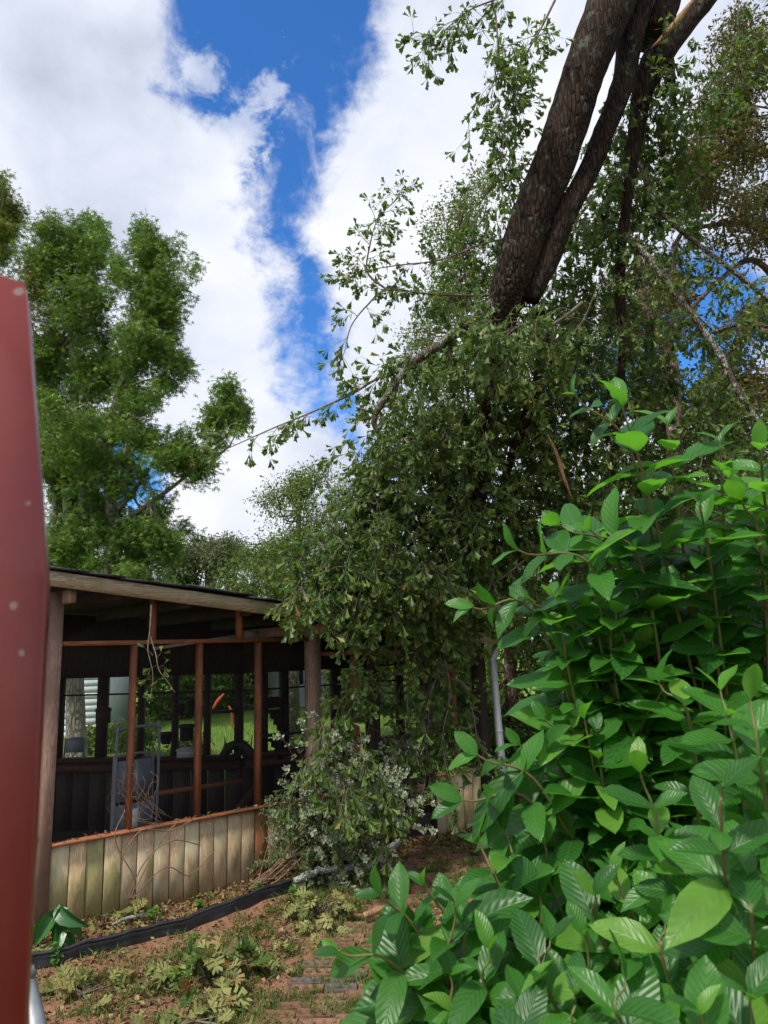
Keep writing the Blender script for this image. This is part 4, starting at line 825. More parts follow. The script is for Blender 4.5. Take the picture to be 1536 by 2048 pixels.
def spray(p0, d0, L, sz=.075, nside=4, droop=.5, r=.004, side=.16):
    n_ = 7; P_ = [p0]; d = nrm(d0)
    for k in range(n_ - 1):
        d = nrm(d + np.array([0, 0, -droop / n_]) + rng.normal(size=3) * .13); P_.append(P_[-1] + d * L / (n_ - 1))
    P_ = np.array(P_); tw.tube(P_ - ob, np.linspace(r, r * .35, n_), 3, cap=False); rosette(P_[-1], d, rng.integers(5, 9), sz)
    for k in range(nside):
        i_ = rng.integers(1, n_ - 1); q = P_[i_]; sd_ = nrm(rng.normal(size=3) + d * .9); e = q + sd_ * side * rng.uniform(.4, 1.2) + [0, 0, -.03]
        tw.tube(np.array([q, (q + e) / 2 + [0, 0, .01], e]) - ob, [r * .6, r * .45, r * .3], 3, cap=False); rosette(e, sd_, rng.integers(4, 8), sz)
    for q in P_[2:]: rosette(q, d, rng.integers(1, 3), sz)
def along(P_, n_, L=.3, sz=.08, droop=.5, nside=3, skip=.15, ends=True):
    for _ in range(n_):
        f = skip + (1 - skip) * rng.random(); i_ = int(f * (len(P_) - 1)); t_ = nrm(P_[min(i_ + 1, len(P_) - 1)] - P_[max(i_ - 1, 0)])
        spray(P_[i_], nrm(t_ * .8 + rng.normal(size=3) * .8), L * rng.uniform(.5, 1.2), sz, nside, droop)
    if ends: spray(P_[-1], nrm(P_[-1] - P_[-2]), L * .7, sz, nside, droop)
along(a1, 17, .22, .095, .4, 2, .1); along(a2, 14, .25, .085, .5, 3, .2); along(a3, 12, .22, .075, .1, 3); along(a4, 10, .22, .08, .4, 2)
along(a5, 16, .3, .09, .9, 3, .0); along(a6, 14, .25, .085, .9, 3); along(a7, 14, .28, .09, .9, 3); along(a8, 12, .25, .08, .9, 2); along(a9, 12, .22, .075, .3, 2); along(a10, 10, .3, .09, .7, 3)
for P_ in twl[10:16]: along(P_, 7, .22, .085, .9, 2, .2)
for P_ in limbs[5:9]: along(P_, 16, .3, .08, .7, 3, .1)
along(limbs[3][18:], 30, .4, .085, .8, 4, .0); along(limbs[10], 22, .35, .085, .7, 3, .3); along(limbs[14], 30, .45, .085, .9, 4, 0)
mass = [  # (x, y, rx, ry, depth, rdepth, sprays)
    (1030, 705, 70, 40, 5.35, .2, 20), (945, 655, 55, 35, 5.6, .2, 12), (1070, 720, 80, 50, 5.6, .2, 18), (1040, 760, 120, 130, 6.6, .7, 110), (930, 840, 140, 120, 6.7, .7, 130), (1060, 940, 150, 140, 7.0, .8, 170), (840, 930, 130, 110, 6.7, .6, 120), (740, 1010, 90, 90, 6.7, .5, 75), (880, 1060, 160, 110, 6.9, .6, 150),
    (720, 1120, 100, 80, 6.6, .5, 75), (660, 1150, 70, 50, 6.5, .4, 40), (800, 1180, 140, 90, 6.6, .5, 120), (1000, 1120, 150, 110, 7.0, .7, 140), (1090, 1080, 120, 120, 7.2, .7, 90),
    (1160, 760, 110, 130, 6.9, .7, 90), (1220, 900, 120, 120, 7.0, .8, 90), (1150, 620, 90, 90, 6.8, .6, 55), (1290, 240, 60, 70, 6.1, .4, 40), (1300, 340, 80, 90, 6.4, .5, 60), (1230, 430, 70, 100, 6.6, .5, 50), (1180, 520, 60, 90, 6.6, .5, 36), (1330, 470, 80, 80, 6.8, .5, 34), (1340, 700, 100, 100, 6.8, .6, 55), (1440, 860, 90, 90, 6.8, .6, 50), (1340, 1010, 150, 110, 7.2, .7, 100),
    (1000, 330, 50, 90, 5.9, .3, 16), (1010, 470, 50, 70, 6.1, .4, 20), (950, 560, 60, 60, 6.3, .4, 22), (1380, 200, 50, 50, 6., .3, 14),
    (620, 1225, 45, 18, 6.2, .3, 12), (720, 1225, 60, 40, 6.4, .3, 26), (880, 1250, 90, 50, 7.0, .4, 45), (1080, 1260, 90, 90, 9.2, .4, 60), (860, 1400, 60, 120, 7.1, .3, 15), (880, 1480, 40, 110, 7.3, .3, 12), (720, 1420, 40, 110, 6.7, .3, 10), (690, 1510, 35, 80, 6.6, .3, 14), (800, 1540, 60, 80, 7.0, .3, 15), (650, 1480, 15, 50, 6.5, .2, 5), (680, 1590, 70, 60, 6.3, .2, 14), (760, 1640, 70, 50, 6.5, .2, 10)]
for (x, y, rx, ry, Y_, rd, ns) in mass:
    C_ = blob_clumps([(x, y - 15, rx, ry, Y_, rd, 1)], ns)
    for c in C_[:int(len(C_) * .8)]: spray(c + [0, 0, .15], nrm(np.array([rng.normal() * .6 - .15, rng.normal() * .5 - .1, -.55 + rng.normal() * .4])), rng.uniform(.25, .5), .098, 3, .8)
o = tw.build('twigs', M['twig'], OK); tag(o, kind='stuff')
LV.split(300, OK, M['leaf_oak'], score=lambda x, y, d_: np.where((x < 880) & (y < 950) | (y < 420) | ((y > 1250) & (x < 960)), 1.6, 1.) * np.where((x > 930) & (y > 1150), .3, 1))
P_, R_ = pxl([(1395, -10, 5.6, 6), (1370, 22, 5.58, 13), (1345, 52, 5.57, 14), (1318, 82, 5.6, 8), (1300, 98, 5.65, 2)], 14); mb = MB(); mb.tube(P_ - ob, R_, 5, .4); mb.build('torn_wood', M['torn'], OK)
P_, R_ = pxl([(1095, 870, 6.1, 2), (1110, 900, 6.1, 7), (1130, 960, 6.1, 8), (1145, 1000, 6.15, 3)], 10); mb = MB(); mb.tube(P_ - ob, R_, 5, .4); mb.build('torn_wood', M['torn'], OK)
st = MB(); st.tube(spline([(.6, 0, -.2), (.6, 0, 3), (.7, -.1, 6), (.5, -.3, 8.6), (-.6, -.7, 11.2)], 26), np.linspace(.42, .24, 26), 14, .08); st.build('trunk', M['bark_dark'], OK, smooth_=True)
# twig caught on the screen frame
DT = thing('oak_twig', 'dangling leafy oak twig caught on the rail in front of the porch screen', 'twig', at(303, 1210, 5.75)); db = np.array(DT.location)
LV2 = Leaves(WO); keep = LV, tw, ob; LV, tw, ob = LV2, MB(), db
q1 = twl_([(303, 1210, 6.0), (300, 1260, 5.95), (296, 1300, 5.9), (306, 1350, 5.9), (300, 1400, 5.9)], 4); q2 = twl_([(300, 1270, 5.95), (312, 1310, 5.88), (318, 1340, 5.85), (340, 1370, 5.85), (350, 1385, 5.85)], 3)
for P_, n_ in ((q1[8:], 5), (q2[4:], 5)):
    for k in range(n_):
        c = P_[rng.integers(2, len(P_))]; e = c + nrm(rng.normal(size=3) + [0, 0, -.6]) * .05; tw.tube(np.array([c, e]) - ob, .0015, 3, cap=False); rosette(e, e - c, 4, .075)
tw.build('stem', M['twig'], DT); LV.split(60, DT, M['leaf_oak']); LV, tw, ob = keep
# ------------------------------------------------------------------ edging, branch, litter
def gpt(x, y, z=0.): p = on_ground(x, y, z); return np.array([p[0], p[1], z])
ED = thing('lawn_edging', 'long black plastic lawn edging strip across the dirt', 'edging', gpt(400, 1830)); eb = np.array(ED.location)
E_ = spline([gpt(20, 1952), gpt(90, 1938), gpt(200, 1905), gpt(310, 1872), gpt(420, 1838), gpt(520, 1803), gpt(620, 1770), gpt(700, 1745)], 60); E_[:, 2] = gz(E_[:, 0], E_[:, 1]) + rng.normal(size=60) * .002
E_[:, 0] += .012 * np.sin(np.arange(60) * .7); mb = MB(); nE = len(E_); t_ = nrm(np.gradient(E_, axis=0)); nn = np.c_[-t_[:, 1], t_[:, 0], t_[:, 0] * 0]
prof = [(0, -.03), (-.006, .03), (.004, .06), (0, .085), (.008, .085), (.012, .05), (.008, -.03)]; V = []
for k in range(nE):
    for a, z_ in prof: V.append(E_[k] - eb + nn[k] * a * (1 + .3 * math.sin(k * 1.3)) + [0, 0, z_])
m_ = len(prof); mb.add(V, [(k * m_ + e, k * m_ + e + 1, (k + 1) * m_ + e + 1, (k + 1) * m_ + e) for k in range(nE - 1) for e in range(m_ - 1)]); mb.build('strip', M['black'], ED)
mb = MB(); mb.tube(E_ - eb + [0, 0, .095], .013, 8); mb.build('bead', M['black'], ED, smooth_=True)
q = spline([gpt(690, 1747), gpt(720, 1738), gpt(745, 1722), gpt(760, 1712)], 12) + [0, 0, .09]; mb = MB(); mb.tube(q, .035, 10); o = mb.build('lawn_edging', M['black'], smooth_=True); tag(o, 'short black edging end curling up beside the lichened branch', 'edging')
q = spline([gpt(590, 1795) + [0, 0, .13], gpt(640, 1775) + [0, 0, .14], gpt(700, 1765) + [0, 0, .12], gpt(735, 1752) + [0, 0, .08], gpt(765, 1722) + [0, 0, .06], gpt(800, 1692) + [0, 0, .05]], 40)
q += np.c_[rng.normal(size=(40, 2)) * .006, rng.normal(size=40) * .006]; mb = MB(); mb.tube(q, np.linspace(.022, .034, 40), 10, .5)
o = mb.build('fallen_branch', M['lichen']); tag(o, 'pale lichen-covered branch lying over the black edging', 'branch')
q = spline([gpt(728, 1845) + [0, 0, .05], gpt(760, 1835) + [0, 0, .055], gpt(792, 1826) + [0, 0, .05]], 10); mb = MB(); mb.tube(q, [.02, .026, .03, .028, .03, .026, .028, .024, .026, .02], 7, .5); o = mb.build('wood_chunk', M['torn']); tag(o, 'short reddish piece of broken branch on the brick path', 'branch')
q = spline([gpt(225, 1858) + [0, 0, .03], gpt(255, 1846) + [0, 0, .035], gpt(290, 1838) + [0, 0, .03]], 10); mb = MB(); mb.tube(q, .014, 7, .5); o = mb.build('dead_stick', M['lichen']); tag(o, 'short pale stick in the mulch above the edging', 'stick')
def scatter(poly, n_, zf=0.):                        # random points inside a photo-traced ground patch
    P_ = np.array([gpt(*p)[:2] for p in poly]); lo, hi = P_.min(0), P_.max(0); out = []
    while len(out) < n_:
        c = rng.uniform(lo, hi, (n_ * 2, 2)); x, y = c.T; ins = np.zeros(len(c), bool); j_ = len(P_) - 1
        for i_ in range(len(P_)):
            cnd = ((P_[i_, 1] > y) != (P_[j_, 1] > y)) & (x < (P_[j_, 0] - P_[i_, 0]) * (y - P_[i_, 1]) / (P_[j_, 1] - P_[i_, 1] + 1e-12) + P_[i_, 0]); ins ^= cnd; j_ = i_
        out += list(c[ins])
    return np.array(out[:n_])
bed = [(40, 1945), (60, 1850), (300, 1800), (500, 1740), (800, 1660), (980, 1640), (1000, 1690), (760, 1715), (620, 1755), (400, 1825)]
yard = [(-150, 2300), (-50, 1960), (200, 1910), (420, 1845), (620, 1775), (800, 1700), (900, 1800), (700, 2000), (600, 2300)]
LL = Leaves(LIT)
def lit(P_, sz, up=.35, z=.012):
    n_ = len(P_); d = nrm(np.c_[rng.normal(size=(n_, 2)), rng.normal(size=n_) * .25]); u = nrm(np.c_[rng.normal(size=(n_, 2)) * up, np.ones(n_)]); LL.add(np.c_[P_, gz(P_[:, 0], P_[:, 1]) + z + rng.random(n_) * .02], d, u, sz * rng.uniform(.5, 1.4, n_))
lit(scatter(bed, 5200), .045, .6); lit(scatter(yard, 4200), .036, .5); lit(scatter([(150, 1990), (700, 1750), (760, 1790), (250, 2048)], 900), .04, .5)
lit(scatter([(760, 1720), (900, 1650), (1200, 1640), (1300, 1700), (1000, 1760)], 900), .05, .5); lit(scatter([(800, 2100), (900, 1800), (1536, 1700), (1600, 2200)], 900), .045, .5)
o = link('leaf_litter', LL.mesh('leaf_litter', M['leaf_litter'])); tag(o, 'brown dead leaves and chips covering the ground by the porch', 'leaf litter', kind='stuff')
for k in range(26):
    c_ = scatter(yard if k % 3 else bed, 1)[0]; a_ = rng.random() * 6.28; L1 = rng.uniform(.08, .3); q = np.array([[c_[0] + math.cos(a_) * L1 * f + rng.normal() * .012, c_[1] + math.sin(a_) * L1 * f + rng.normal() * .012, 0] for f in np.linspace(0, 1, 6)]); q[:, 2] = gz(q[:, 0], q[:, 1]) + .012 + rng.random(6) * .02
    LLs = LLs if k else MB(); LLs.tube(q, np.linspace(.005, .002, 6) * rng.uniform(.6, 1.3), 5)
o = LLs.build('twig_litter', M['twig']); tag(o, 'small broken twigs strewn over the soil', 'twig litter', kind='stuff')
# debris on the sill
LL = Leaves(LIT); n_ = 90; s_ = rng.random(n_) * 2.3; P_ = np.array([wl(a, .03 + rng.normal() * .015, SILL + .014 + rng.random() * .01) for a in s_]); LL.add(P_, nrm(np.c_[rng.normal(size=(n_, 2)), rng.normal(size=n_) * .2]), nrm(rng.normal(size=(n_, 3)) * .4 + [0, 0, 1]), .035 * rng.uniform(.5, 1.3, n_))
o = link('leaf_litter', LL.mesh('leaf_litter', M['leaf_litter'])); tag(o, 'dry leaf bits lying along the brown porch sill', 'leaf litter', kind='stuff')
# grass
def blades(P_, h, n_per=1):
    n_ = len(P_); b_ = np.c_[P_, gz(P_[:, 0], P_[:, 1])]; a = rng.random(n_) * 6.283; w = np.c_[np.cos(a), np.sin(a), a * 0] * .0028; lean = np.c_[rng.normal(size=(n_, 2)) * .5, np.ones(n_)]; L = h * rng.uniform(.5, 1.5, n_)[:, None]
    m1 = b_ + lean * L * [.4, .4, .6]; tp_ = b_ + lean * L * [1.3, 1.3, .85]; V = np.stack([b_ - w, b_ + w, m1 + w * .8, m1 - w * .8, tp_], 1).reshape(-1, 3); k = np.arange(n_)[:, None] * 5
    return V, (k + [0, 1, 2, 3]), (k + [3, 2, 4]), np.repeat(rng.random(n_), 5)
def clustered(poly, n_, ncl, sd=.05):
    c = scatter(poly, ncl); return c[rng.integers(0, ncl, n_)] + rng.normal(size=(n_, 2)) * sd
Gp = [clustered([(560, 2200), (700, 2048), (790, 1950), (830, 1860), (1000, 1800), (1560, 1850), (1700, 2300)], 26000, 500, .07), clustered(yard, 9000, 260, .045), clustered([(700, 2000), (560, 2040), (640, 1860), (830, 1760), (930, 1690), (960, 1760), (860, 1850)], 5000, 110, .035),
      clustered([(1000, 1740), (960, 1690), (1100, 1650), (1560, 1640), (1560, 1860), (1000, 1800)], 30000, 500, .09), clustered(bed, 700, 50, .02), clustered([(560, 1800), (760, 1740), (900, 1680), (940, 1700), (700, 1850), (600, 1850)], 4200, 90, .04),
      clustered([(480, 2048), (740, 2040), (740, 1990), (560, 1985)], 1200, 26, .035)]
P_ = np.concatenate(Gp); V, Q, T, R_ = blades(P_, .055)
o = link('grass', mesh('grass', V, [Q, T], M['grass'], None, R_)); tag(o, 'short green grass growing through the bricks and soil', 'grass', kind='stuff')
gl = np.c_[rng.uniform(-9, 2, 26000), rng.uniform(10.5, 22, 26000)]; gl = gl[(gl[:, 1] - .8 * gl[:, 0]) > 11.5]; V, Q, T, R_ = blades(gl, .12); o = link('grass', mesh('grass', V, [Q, T], M['grass'], None, R_)); tag(o, 'sunlit lawn grass beyond the porch', 'grass', kind='stuff')
# weeds, one thing each
weeds = [(428, 1810, .28, 'tall green weed against the planks left of centre'), (295, 1800, .10, 'small bright weed at the foot of the planks'), (307, 1850, .14, 'bright weed between the mulch and black edging'), (400, 1815, .08, 'tiny weed in the mulch right of the stick'), (110, 1935, .14, 'green leaf sprig hanging over the left end of the edging'), (385, 1890, .08, 'small weed just below the black edging'), (215, 1810, .30, 'upright leafy weed in front of the third plank'), (585, 1790, .08, 'weed beside the lichened branch')]
for k, (x, y, h, lb) in enumerate(weeds):
    if k == 0: x, y, h = 220, 1815, .34
    if k == 6: x, y, h = 515, 1790, .12; lb = 'low leafy weed at the foot of the pale bush'
    if k == 0: lb = 'tall green weed against the planks at left'
    p = gpt(x, y); B_ = thing('weed', lb, 'weed', p); mb = MB(); L_ = Leaves(t_diamond(.38, .3, .2))
    for q in range(3):
        e = np.array([rng.normal() * .03, rng.normal() * .03, h * rng.uniform(.6, 1.)]); mb.tube(spline([(0, 0, 0), e * .5 + [.01, 0, 0], e], 6), .0025, 4)
        for f in np.linspace(.3, 1, 5): L_.add(e * f, nrm(np.array([rng.normal(), rng.normal(), .2])), np.array([0, -.3, 1.]), .03 + h * .16)
    mb.build('stem', M['weed'], B_); L_.p = [a + p for a in L_.p]; L_.split(20, B_, M['weed'])
# clusters of wilted lobed oak leaves
def cluster(name, label, cen, n_, rad, sz, h, nsplit=60, mt='leaf_wilt', tm=LOB, hang=.5, green=0):
    p = gpt(*cen); B_ = thing(name, label, 'leaf cluster', p); L_ = Leaves(tm); Lg = Leaves(tm); mb = MB()
    for k in range(n_ // 5):
        a = rng.random() * 6.28; r_ = rad * rng.random() ** .6; e = np.array([math.cos(a) * r_, math.sin(a) * r_, h * (1.05 - (r_ / rad) ** 2) * rng.uniform(.5, 1)]) ; mb.tube(spline([(0, 0, .02), e * .6 + [0, 0, h * .3], e + [0, 0, .01]], 6), [.006, .005, .004, .003, .002, .002], 4)
        g_ = green and rng.random() < green
        for q in range(5): (Lg if g_ else L_).add(p + e, nrm(np.array([math.cos(a), math.sin(a), -hang * .4]) + rng.normal(size=3) * .6), np.array([0, -.35, 1]) + rng.normal(size=3) * .4, sz * rng.uniform(.7, 1.2))
    mb.build('stem', M['twig'], B_); L_.split(nsplit, B_, M[mt])
    if green and Lg.p: Lg.split(nsplit // 2, B_, M['leaf_oak'])
    return B_
cluster('oak_leaf_cluster', 'large clump of wilted lobed leaves on bare soil', (420, 1965), 110, .34, .14, .2, 90, green=.45)
cluster('oak_leaf_cluster', 'pale wilted leaf clump between the edging and the bricks', (640, 1845), 95, .26, .12, .22, 90, hang=2.5)
cluster('oak_leaf_cluster', 'yellow-green leaf spray lying at the bottom left', (165, 1995), 55, .26, .13, .05, 55)
cluster('oak_leaf_cluster', 'limp leaf bunch beside the red panel', (72, 1900), 40, .15, .14, .25, 40, hang=2)
cluster('oak_leaf_cluster', 'flat leaf spray along the bottom edge below the big clump', (390, 2050), 50, .28, .12, .04, 50)
cluster('oak_leaf_cluster', 'small dark leaf clump at the edge of the bricks', (540, 1918), 22, .13, .10, .06, 22, green=.5)
cluster('oak_leaf_cluster', 'dry curled leaf bunch in the mulch by the planks', (235, 1835), 30, .2, .11, .08, 30)
cluster('oak_leaf_cluster', 'thin leaf scatter left of the big clump', (290, 1975), 20, .3, .09, .03, 20)
cluster('oak_leaf_cluster', 'pale leaf spray over the soil above the big clump', (570, 1880), 22, .25, .09, .03, 20)
BL = thing('broad_leaf_weed', 'big drooping dark green leaf standing at the left by the planks', 'weed', gpt(115, 1900)); L_ = Leaves([t_bigleaf(1.0, 1.1, 9, .27), t_bigleaf(.6, 1.4, 4, .24)]); bp = gpt(110, 1905)
for a, z_, s__ in ((-.4, .30, .20), (-1.0, .32, .24), (-1.6, .26, .2), (-2.2, .28, .22), (-2.9, .2, .17), (.2, .2, .16), (-1.3, .16, .18), (-.2, .12, .14)): L_.add(bp + [math.cos(a) * .04, 0, z_], [math.cos(a) * .7 + rng.normal() * .2, math.sin(a) * .4, -.35 + rng.normal() * .25], [rng.normal() * .6, -.7, .6], s__)
L_.split(9, BL, M['leaf_plain']); mb = MB(); mb.tube([(0, 0, 0), (.01, 0, .15), (0, 0, .3)], .006, 5); mb.build('stem', M['weed'], BL)
# dry canes against the planks
CN = thing('bare_bramble', 'thin bare canes arching over the plank wall', 'bramble', gpt(255, 1800)); cb = np.array(CN.location)
for pts in ([(255, 1800, 6.0), (280, 1740, 6.0), (310, 1700, 6.), (350, 1680, 6.1), (400, 1690, 6.3)], [(260, 1800, 6.), (300, 1720, 6.1), (330, 1670, 6.2), (360, 1640, 6.3)], [(258, 1800, 6.), (270, 1760, 5.95), (230, 1680, 5.85), (250, 1620, 5.9)], [(262, 1800, 6.), (330, 1735, 6.2), (380, 1750, 6.35), (430, 1700, 6.5)],
            [(250, 1700, 5.9), (285, 1660, 5.95), (340, 1662, 6.15), (385, 1640, 6.3)]):
    P_, r_ = pxl([(a, b_, c, 2.2) for a, b_, c in pts], 24); mb = MB(); mb.tube(P_ - cb, r_, 4); mb.build('cane', M['cane'], CN)
VN = thing('bare_bramble', 'fine dry vine tangled in front of the folded ladder', 'vine', wl(.75, .08, .62)); cb = np.array(VN.location)
for k in range(16):
    a = at(rng.uniform(240, 345), rng.uniform(1630, 1655), 6.25); x, y = rng.uniform(225, 320), rng.uniform(1530, 1600); P_ = spline([a, at(x + rng.normal() * 20, y + 40, 6.2), at(x, y, 6.2), at(x + rng.normal() * 15, y - rng.random() * 20, 6.2)], 14); mb = MB(); mb.tube(P_ - cb, .0016, 3); mb.build('cane', M['cane'], VN)
# pale bush in front of the corner post
BP = thing('pale_leaf_bush', 'untidy bush with small silvery leaves in front of the corner post', 'bush', gpt(640, 1745)); pb_ = np.array(BP.location); mb = MB(); Lp_ = Leaves(t_diamond(.30, .15, .3)); Ld = Leaves(t_diamond(.26, .15, .3))
for k in range(380):
    f = rng.random(); pale = f < .42
    if pale: x, y, Y_ = max(rng.normal(700, 65), 570), rng.normal(1600, 62), rng.uniform(6.45, 6.9)
    else: x, y, Y_ = max(rng.normal(640, 55), 530), rng.normal(1680, 45), rng.uniform(6.6, 7.0)
    y = min(y, 1760); e = at(x, y, Y_); b_ = pb_ + np.array([rng.normal() * .12, rng.normal() * .1, 0]); m_ = (e + b_) / 2 + [0, 0, .12]
    P_ = spline([b_, m_, e, e + nrm(e - m_) * .12 + [rng.normal() * .05, -.02, -.05]], 12); mb.tube(P_ - pb_, np.linspace(.005, .0015, 12), 3, cap=False)
    L_ = Lp_ if pale else Ld
    for i_ in range(6, 12):
        for sg in (-1, 1):
            t_ = nrm(P_[i_] - P_[i_ - 1]); sd_ = nrm(np.cross(t_, [.1, -1, .2])) * sg
            for q in range(2): L_.add(P_[i_] - t_ * .02 * q, nrm(t_ * .5 + sd_ + rng.normal(size=3) * .3), np.array([0, -.8, .5]) + rng.normal(size=3) * .4, rng.uniform(.026, .042))
o = mb.build('branches', M['cane'], BP); tag(o, kind='stuff'); Lp_.split(150, BP, M['leaf_pale']); Ld.split(60, BP, M['leaf_privet'])
ST = thing('dry_stems', 'bundle of bare tan stems leaning left at the foot of the pale bush', 'stems', gpt(480, 1780)); sb = np.array(ST.location)
for k in range(15):
    a = gpt(rng.uniform(478, 510), rng.uniform(1765, 1790)); e = at(rng.uniform(540, 640), rng.uniform(1640, 1720), 6.6); P_ = spline([a, (a + e) / 2 + rng.normal(size=3) * .03 + [0, 0, -.04], e], 10); mb = MB(); mb.tube(P_ - sb, np.linspace(.006, .003, 10), 5); mb.build('stem', M['cane'], ST)
# ------------------------------------------------------------------ near things
RP = thing('red_metal_post', 'blurred red painted metal edge right beside the lens at the left', 'metal panel', (-.30, .42, 0))
rb = np.array(RP.location)
# folded red sheet: upper face tilts back to the sky, lower face hangs straight
up_ = [at(-160, 520, .50), at(-20, 545, .50), at(52, 566, .50), at(90, 1140, .445)]
a, b_, c = at(-260, 470, .50), at(50, 566, .50), at(90, 1150, .44); d = at(-260, 1120, .44); e = at(44, 2080, .46); f_ = at(-260, 2080, .46); e2 = at(30, 2700, .47); f2 = at(-260, 2700, .47)
bk = np.array([-.02, .05, 0]); V = np.array([a, b_, c, d, e, f_, e2, f2]); V = np.concatenate([V, V + bk]) - rb
MB().add(V, [(0, 1, 2, 3), (3, 2, 4, 5), (5, 4, 6, 7), (8, 11, 10, 9), (11, 13, 12, 10), (13, 15, 14, 12), (1, 9, 10, 2), (2, 10, 12, 4), (4, 12, 14, 6), (0, 8, 9, 1), (0, 3, 11, 8), (3, 5, 13, 11), (5, 7, 15, 13), (7, 6, 14, 15)]).build('panel', M['red'], RP)
PI = thing('metal_pipe', 'blurred grey metal pipe under the red panel at the bottom left', 'pipe', (-.55, 1.2, 0)); ib = np.array(PI.location)
P_, r_ = pxl([(30, 1880, 1.6, 30), (50, 1960, 1.55, 34), (72, 2060, 1.5, 38), (95, 2200, 1.45, 42)], 20); mb = MB(); mb.tube(P_ - ib, r_, 14); mb.build('tube', M['galv'], PI, smooth_=True)
P_, r_ = pxl([(46, 1942, 1.55, 38), (51, 1960, 1.55, 39)], 3); mb = MB(); mb.tube(P_ - ib, r_, 14); mb.build('collar', M['galv'], PI, smooth_=True)
# glossy shrub in front of the lens at the right
SH = thing('glossy_shrub', 'near shrub with large glossy bright green leaves filling the right', 'shrub', (.85, 1.75, 0)); hb = np.array(SH.location); LB = Leaves(BIG); LS = MB()
def stem(tip, mid, leaves=9, sz=.10, L=.46, r=.003, upd=(0, -.55, .75)):
    """tip, mid: (x, y, depth); leaves in opposite pairs along the last part"""
    t_ = at(*tip); m_ = at(*mid); b_ = hb + np.array([rng.normal() * .12, rng.normal() * .1, 0]); P_ = spline([b_, (b_ + m_) / 2 + [0, .05, .1], m_, t_], 30); r *= float(np.clip(tip[2] - .25, .5, 1)); LS.tube(P_ - hb, np.linspace(r * 2., r * .6, 30), 5, cap=False)
    seg = np.linalg.norm(np.diff(P_, axis=0), axis=1); cum = np.concatenate([[0], np.cumsum(seg)]); tot = cum[-1]; L = min(L, tot * .8); rot = rng.random() * 3.14
    sz = sz * 1.04 * float(np.clip(tip[2] / 1.3, .72, 1.05)); npair = max(3, int(leaves * .95)); L = min(L, npair * .046)
    for k in range(npair):
        f = tot - L * (k / npair) ** .85; i_ = min(np.searchsorted(cum, f), 29); p = P_[i_]; t2 = nrm(P_[i_] - P_[max(i_ - 2, 0)]); x_ = nrm(np.cross(t2, [.2, .9, .1])); y_ = np.cross(t2, x_)
        rot += 1.57 + rng.normal() * .25; g_ = .55 if k == 0 else (.8 if k == 1 else 1.)
        for sg in (0, math.pi):
            a = rot + sg + rng.normal() * .2; o_ = x_ * math.cos(a) + y_ * math.sin(a); open_ = .6 + .5 * min(k, 2) + rng.normal() * .15
            d_ = nrm(t2 * (1.1 if k == 0 else .65) + o_ * open_ + [0, 0, .05]); u_ = nrm(t2 * .8 - o_ * .2 + np.array(upd) * .7 + rng.normal(size=3) * .18)
            LB.add(p, d_, u_, sz * g_ * rng.choice([.7, .85, 1., 1.1, 1.25]) * rng.uniform(.9, 1.1))
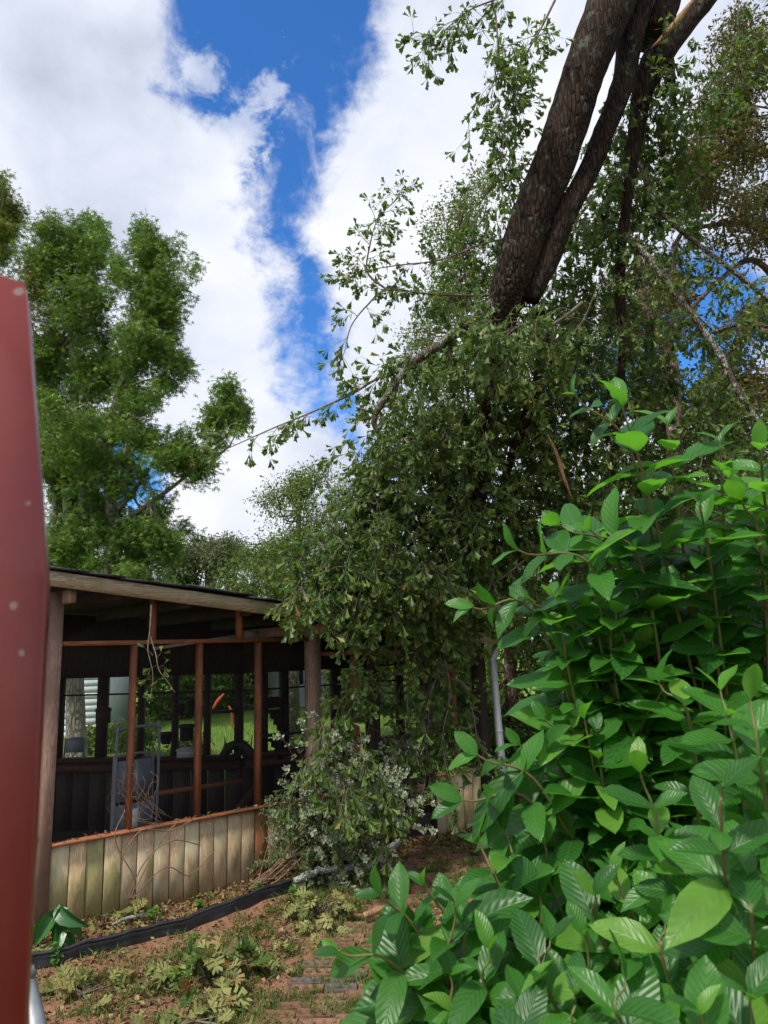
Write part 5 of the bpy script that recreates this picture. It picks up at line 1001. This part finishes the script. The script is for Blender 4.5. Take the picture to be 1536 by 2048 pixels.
tips = [  # hand placed shoots that make the outline
    ((1245, 815, 1.35), (1320, 1080, 1.4), 12, .115), ((1150, 790, 1.35), (1290, 1000, 1.42), 3, .075), ((1335, 850, 1.4), (1360, 1050, 1.45), 5, .10), ((1440, 885, 1.4), (1450, 1100, 1.45), 9, .10), ((1520, 900, 1.3), (1540, 1100, 1.4), 8, .10), ((1400, 1010, 1.3), (1430, 1200, 1.4), 9, .11),
    ((1035, 1100, 1.35), (1230, 1220, 1.4), 10, .10), ((945, 1215, 1.4), (1100, 1290, 1.45), 6, .085), ((1060, 1200, 1.4), (1180, 1330, 1.45), 9, .09), ((1120, 1050, 1.45), (1260, 1190, 1.5), 7, .10), ((1180, 1060, 1.35), (1300, 1200, 1.4), 9, .10),
    ((955, 1510, 1.35), (1120, 1640, 1.4), 4, .09), ((1040, 1490, 1.4), (1150, 1600, 1.45), 6, .085), ((1090, 1440, 1.4), (1190, 1560, 1.45), 8, .09), ((925, 1600, 1.35), (1100, 1660, 1.4), 6, .09), ((1120, 1340, 1.5), (1210, 1440, 1.5), 7, .09),
    ((1280, 1545, 1.05), (1330, 1750, 1.1), 8, .10), ((1445, 1575, .9), (1450, 1750, .95), 8, .115), ((1500, 1400, 1.1), (1530, 1600, 1.1), 8, .11), ((1440, 1380, 1.2), (1480, 1560, 1.2), 8, .10), ((1320, 1370, 1.3), (1390, 1520, 1.3), 9, .10),
    ((850, 1770, 1.25), (960, 1950, 1.3), 9, .095), ((680, 1905, 1.2), (850, 1990, 1.25), 7, .10), ((960, 1690, 1.35), (1040, 1850, 1.35), 8, .09), ((1010, 1660, 1.35), (1080, 1830, 1.35), 7, .09), ((760, 1790, 1.25), (880, 1930, 1.3), 5, .09), ((1090, 1690, 1.35), (1140, 1860, 1.35), 7, .09),
    ((1190, 1790, 1.15), (1230, 1930, 1.2), 9, .10), ((1330, 1850, 1.0), (1350, 2000, 1.0), 9, .11), ((1250, 1960, .95), (1270, 2120, .95), 8, .11), ((1430, 1900, 1.0), (1440, 2060, 1.), 9, .11), ((1100, 1880, 1.1), (1120, 2030, 1.1), 9, .095), ((980, 1900, 1.15), (1010, 2050, 1.2), 9, .095), ((900, 1950, 1.15), (960, 2100, 1.2), 8, .09),
    ((1050, 2010, 1.05), (1080, 2160, 1.05), 8, .10), ((1500, 1760, .95), (1510, 1950, .95), 8, .12), ((1150, 1990, 1.0), (1180, 2140, 1.05), 8, .10), ((1380, 1700, 1.1), (1390, 1860, 1.1), 8, .10), ((1500, 2000, .85), (1510, 2200, .9), 8, .12), ((1400, 2030, .8), (1430, 2200, .85), 6, .11), ((1010, 2090, .8), (1100, 2200, .85), 5, .10)]
for tp_, md, n_, sz in tips: stem(tp_, md, n_, sz)
fill = [(1180, 1200), (1260, 1120), (1350, 1150), (1450, 1150), (1510, 1060), (1250, 1250), (1340, 1260), (1420, 1280), (1510, 1220), (1160, 1330), (1240, 1380), (1350, 1420), (1200, 1480), (1290, 1460), (1400, 1480), (1180, 1530), (1220, 1560), (1350, 1600), (1500, 1520), (1160, 1620), (1240, 1680), (1320, 1700), (1430, 1720), (1090, 1580), (1510, 1650), (1170, 1440), (1480, 1320), (1380, 1340), (1270, 1330), (1140, 1250), (1380, 1090), (1300, 1160), (1480, 980), (1140, 1580), (1400, 1210), (1260, 1620), (1520, 1850), (1450, 1800), (1060, 1800), (1250, 1800), (1150, 1900), (1350, 1950), (900, 1860), (930, 2010), (830, 1900)]
for x, y in fill:
    for q in range(5 if y < 1750 else 4): Y_ = rng.uniform(1.35, 1.9) if y < 1700 else rng.uniform(1.15, 1.5); stem((x + rng.normal() * 25, y + rng.normal() * 25, Y_), (x + 40 + rng.normal() * 30, y + 190, Y_ + .05), 9, .095)
o = LS.build('stems', M['twig_shrub'], SH, smooth_=True); tag(o, kind='stuff')
LB.split(300, SH, M['leaf_big'], smooth_=True)
print('objects', len(bpy.data.objects), 'tris', sum(len(m_.polygons) for m_ in bpy.data.meshes))
